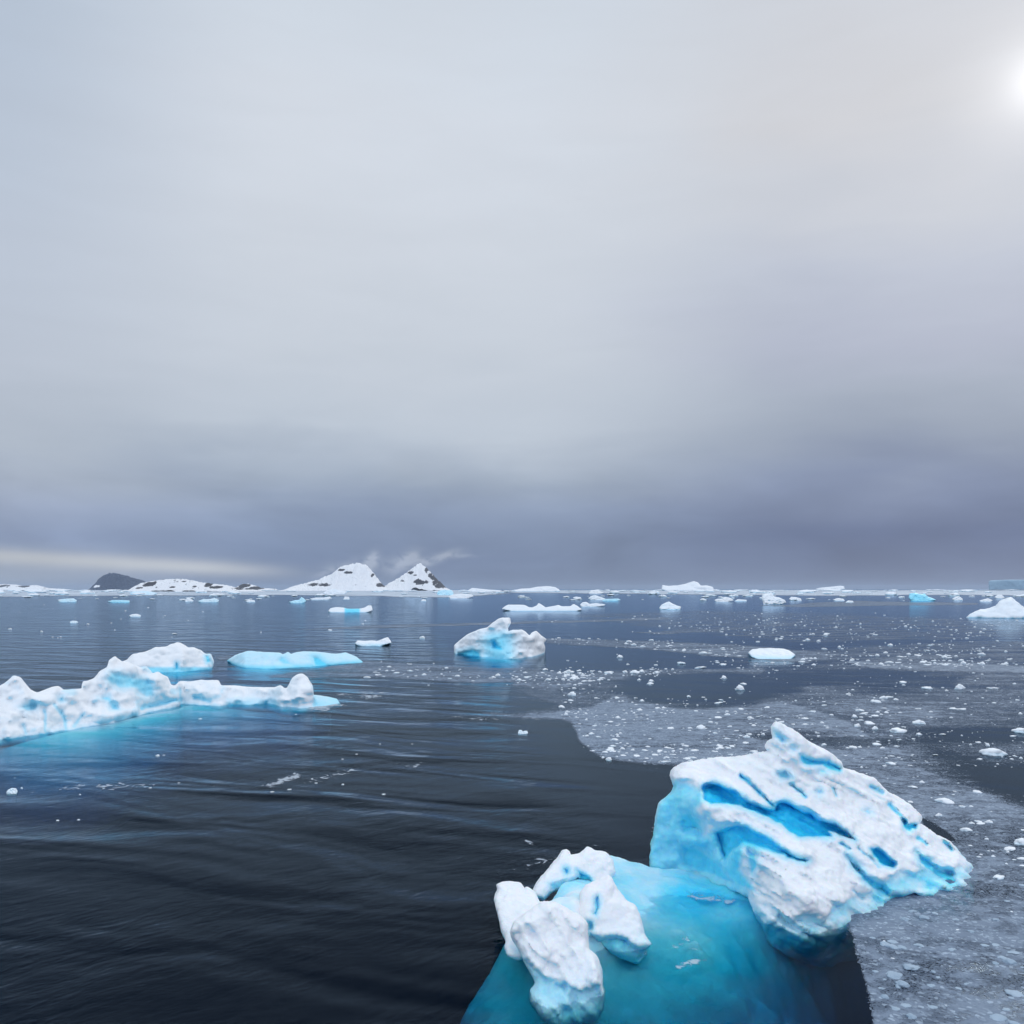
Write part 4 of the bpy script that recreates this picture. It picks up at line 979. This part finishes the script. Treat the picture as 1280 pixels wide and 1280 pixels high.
# ------------------------------------------------------------------ loose chunks of ice
def chunk_proto(seed, sub=3, squash=.5):
    import bmesh
    bm = bmesh.new(); bmesh.ops.create_icosphere(bm, subdivisions=sub, radius=1)
    V = np.array([v.co[:] for v in bm.verts]); Q = np.array([[v.index for v in f.verts] for f in bm.faces]); bm.free()
    d = 1 + .25 * (worley(V[:, 0] * 1.0 + V[:, 2], V[:, 1] + 3 * seed, .8, seed) - .5) * -1.6 + .55 * fbm(V[:, 0] * .9 + seed, V[:, 1] * .9, V[:, 2] * .9, 3, seed) + .22 * fbm(V[:, 0] * 2.6, V[:, 1] * 2.6, V[:, 2] * 2.6, 2, seed + 4, ridged=True)
    V = V * d[:, None]; V[:, 2] *= squash; V[:, 1] *= .75; V[:, 2] += .12
    return V, Q


def build_chunks():
    protos = [chunk_proto(s, 3, q) for s, q in ((1,.5),(2,.38),(3,.62),(4,.3),(5,.8),(6,.45))]
    low = [chunk_proto(s, 2, q) for s, q in ((1,.5),(2,.38),(3,.62),(4,.3),(5,.8),(6,.45))]
    keepout = [[(560,1070),(840,1060),(960,940),(960,900),(1060,950),(1230,1080),(1225,1125),(1085,1170),(1110,1300),(560,1300)],
               [(-60,800),(300,800),(300,812),(460,812),(460,838),(430,842),(430,895),(230,900),(60,960),(-60,965)], [(560,765),(690,765),(690,835),(560,835)],
               [(930,808),(998,808),(998,826),(930,826)], [(1204,745),(1320,745),(1320,776),(1204,776)], [(440,795),(493,795),(493,810),(440,810)]]
    items = []
    def blocked(px, py): return any(poly_sd(np.array([px]), np.array([py]), k)[0] < 0 for k in keepout)
    def cov_at(px, py):
        j = int(np.clip(np.searchsorted(ys_, py), 0, len(ys_) - 1)); i = int(np.clip((px + 160) / 2, 0, len(xs_) - 1)); return COV[j, i]
    # those one can pick out in the photo: (px, py, width in px)
    hand = [(1139,1210,27),(1118,1220,22),(1128,1232,20),(1148,904,16),(1122,915,20),(1240,943,30),(1096,878,12),(1110,872,10),(1060,868,8),(1095,931,11),(1200,861,14),(1160,861,14),
            (1240,861,17),(1275,915,18),(1086,905,11),(1115,955,10),(1142,984,11),(1183,1003,18),(1202,1009,10),(1221,991,12),(1138,1003,7),(1262,1062,15),(1276,1055,16),(1278,1074,10),
            (1248,1098,14),(1180,1120,9),(715,869,11),(876,911,15),(838,911,9),(898,879,11),(861,871,7),(830,885,8),(813,855,8),(874,835,12),(925,862,14),(852,830,13),(793,841,12),
            (760,842,10),(1016,890,8),(1030,882,8),(1080,892,12),(1076,889,10),(1094,895,10),(1104,873,9),(1120,875,8),(775,822,10),(880,817,10),(905,848,8),(930,855,7),
            (1128,853,9),(1227,818,8),(1202,887,12),(1192,886,9),(1225,1030,9),(1190,1188,12),(1150,1182,12),(1122,1186,10),(1105,1182,9),(1230,1182,10),(1106,1247,12),(1120,1262,12),(1140,1272,14),
            (1165,1260,12),(1094,1215,8),(1215,1165,10),(1245,1205,9),(1245,1150,10),(1132,1150,12),(1155,1148,14),(1170,1142,12),(1195,1150,10),(1140,1140,10),(1098,1205,7),(1105,1225,8),
            (197,945,6),(370,893,4),(390,974,3),(250,899,5),(475,930,3),(205,944,4),(98,986,3),(188,985,4),(340,990,6),(362,987,5),(395,979,5),(428,949,4),(446,943,4),(72,1026,4),(98,1025,4),(515,930,3)]
    for px, py, w in hand: items.append((px, py, w * .88))
    def scatter(n, box, smin, smax, pw=0.0, wcov=True):
        c = 0; tries = 0
        while c < n and tries < n * 40:
            tries += 1
            px = random.uniform(box[0], box[2]); py = random.uniform(box[1], box[3])
            if wcov and random.random() > .01 + 1.0 * cov_at(px, py) * (.5 + .5 * float(vnoise(np.array([px / 45.]), np.array([py / 12.]), np.array([0.]), 6)[0])): continue
            if blocked(px, py): continue
            Y = H * F / (py - HOR); m = smin * (smax / smin) ** (random.random() ** 2.2)
            items.append((px, py, m / Y * F)); c += 1
    scatter(1150, (700, 830, 1290, 960), .07, .46)
    scatter(90, (1080, 960, 1290, 1280), .10, .34)
    scatter(950, (680, 764, 1290, 832), .18, .95)
    scatter(110, (400, 822, 760, 862), .18, .7)
    scatter(150, (640, 834, 860, 852), .18, .75)
    scatter(150, (700, 865, 860, 950), .06, .30)
    scatter(34, (-40, 755, 700, 800), .3, 1.2, wcov=False)
    scatter(26, (-10, 970, 480, 1000), .08, .2, wcov=True)
    # a sprinkle hugging the arc of slush
    items.sort(key=lambda t: -t[2])
    NI = 285
    meshes = []
    for v, q in protos:
        me_o = mesh_obj('ice_chunk', v, q, M_MID, None, {'ice': np.clip(.05 + .12 * (v[:, 2] < .25), 0, 1)}); meshes.append(me_o.data); bpy.data.objects.remove(me_o)
    wet_meshes = []
    for me_ in meshes:
        m2 = me_.copy(); m2.materials[0] = M_WET; wet_meshes.append(m2)
    def region(px, py):
        if py > 1100 and px > 1000: return 'small ice chunk stuck in the slush ' + ('just under the right end of the foreground iceberg' if py < 1165 else ('beside the dark water edge' if px < 1145 else 'in the bottom right corner') + (' near the frame bottom' if py > 1235 else '')), 'ice chunks in the slush beside the foreground iceberg'
        if px < 680 and py > 950: return 'tiny white ice crumb in the thin foam line crossing the dark water at left', 'ice crumbs in the foam line'
        if px < 680 and py > 880: return 'tiny white ice crumb on the dark open water at left', 'ice crumbs on the dark open water'
        if py > 960: return 'small white ice chunk in the slush behind the right end of the large foreground iceberg', 'ice chunks behind the foreground iceberg'
        if px > 960 and py > 832: return 'small white ice chunk in the broken ice ' + ('above the foreground iceberg' if px < 1100 else 'at the right edge') + (', nearer rows' if py > 895 else ', farther rows'), 'ice chunks in the broken ice at right'
        if py > 832 and px > 560:
            w_ = ('near its left tip' if px < 740 else 'on its near half' if py > 915 else 'around its middle' if py > 885 else 'along its far rim' if py > 860 else 'in the band beyond it')
            return 'small white ice chunk on the pale slush tongue, ' + w_, 'ice chunks on the slush tongue'
        if 0: return 'small white ice chunk on the pale slush tongue in the middle of the bay', 'ice chunks on the slush tongue'
        if px > 640: return 'small white ice chunk sprinkled on the far water ' + ('right beside the finned iceberg' if px < 800 else 'around the domed floe' if px < 1060 else 'towards the right edge'), 'ice chunks on the far right water'
        return 'small white ice chunk drifting on the far water left of the finned iceberg', 'ice chunks on the far left water'
    SV, SQ, off = [], [], 0
    for n, (px, py, w) in enumerate(items):
        o = wat(px, py); r = w / 2 * o[1] / F; k = random.randrange(6); rz = random.uniform(-.6, .6) + random.choice((0, math.pi)); s = (r * random.uniform(.85, 1.1), r * random.uniform(.8, 1.3), r * random.uniform(.45, 1.0) * (.7 if py > 1100 else 1))
        if n < NI:
            ob = bpy.data.objects.new('ice_chunk', (wet_meshes if py > 1100 else meshes)[k]); C.objects.link(ob)
            ob.location = o; ob.rotation_euler = (random.uniform(-.15, .15), random.uniform(-.15, .15), rz); ob.scale = s
            lb, gr = region(px, py); wd = ('rounded', 'flattish', 'humped', 'flat', 'upright', 'low')[k]
            lb = lb.replace('small white ice', wd + ' white ice').replace('small ice', wd + ' ice').replace('tiny white ice', 'tiny ' + wd + ' white ice')
            band = [b_ for b_ in (800, 860, 900, 930, 1000, 1120, 1200) if py > b_]
            tag(ob, lb, 'ice chunk', gr)
        else:
            v, q = low[k]; c, sn = math.cos(rz), math.sin(rz); v = v * s
            SV.append(np.c_[v[:, 0] * c - v[:, 1] * sn + o[0], v[:, 0] * sn + v[:, 1] * c + o[1], v[:, 2]]); SQ.append(q + off); off += len(v)
    SV = np.concatenate(SV); SQ = np.concatenate(SQ)
    ob = mesh_obj('brash_ice', SV, SQ, M_MID, None, {'ice': np.full(len(SV), .08)})
    tag(ob, 'countless smallest crumbs of white brash ice sprinkled over the water', 'brash ice', kind='stuff')
    # crowded floes under the horizon
    prot = [chunk_proto(s, 3, q) for s, q in ((11,.16),(12,.24),(13,.12),(14,.30))]
    fm = []
    for v, q in prot:
        me_o = mesh_obj('drift_floe', v, q, M_FAR, None, {'ice': np.clip(.08 + .15 * (v[:, 2] < .15), 0, 1)}); fm.append(me_o.data); bpy.data.objects.remove(me_o)
    cnt = 0
    while cnt < 280:
        px = random.choice((random.uniform(-10, 360), random.uniform(-10, 1290), random.uniform(700, 1290))); t = random.random(); py = 738.3 + 13 * t ** 2.4
        if 560 < px < 640 and py > 744: continue
        if any(k_[0][0] <= px <= k_[1][0] for k_ in ()): continue
        w = random.uniform(4, 20) * (1.15 - .6 * t); o = wat(px, py); r = w / 2 * o[1] / F
        ob = bpy.data.objects.new('drift_floe', fm[random.randrange(4)]); C.objects.link(ob); ob.location = o
        hz = min(r * random.uniform(.8, 2.0), 16)
        ob.rotation_euler = (0, 0, random.uniform(0, 6.28)); ob.scale = (r, r * random.uniform(.8, 1.2), hz)
        side = 'left of the mountains' if px < 350 else 'in front of the twin mountains' if px < 600 else 'right of the mountains' if px < 940 else 'at the far right'
        tag(ob, 'low pale drift floe crowded along the horizon ' + side, 'ice floe', 'drift floes along the horizon ' + side); cnt += 1


build_chunks()


# ------------------------------------------------------------------ the air
def build_haze():
    m, g, out = mat('sea_air'); pv = g.n('ShaderNodeVolumePrincipled')
    pv.inputs['Color'].default_value = (.62, .74, .92, 1); pv.inputs['Density'].default_value = HAZE; pv.inputs['Anisotropy'].default_value = .2
    g.l(pv.outputs[0], out.inputs['Volume'])
    a, zt, zb = 47000, 185, -31
    V = np.array([[-a, -a, zb], [a, -a, zb], [a, a, zb], [-a, a, zb], [-a, -a, zt], [a, -a, zt], [a, a, zt], [-a, a, zt]], float)
    Q = np.array([[0, 3, 2, 1], [4, 5, 6, 7], [0, 1, 5, 4], [1, 2, 6, 5], [2, 3, 7, 6], [3, 0, 4, 7]])
    tag(mesh_obj('haze', V, Q, m, smooth=False), kind='stuff')


HAZE = 2.6e-5
build_haze()
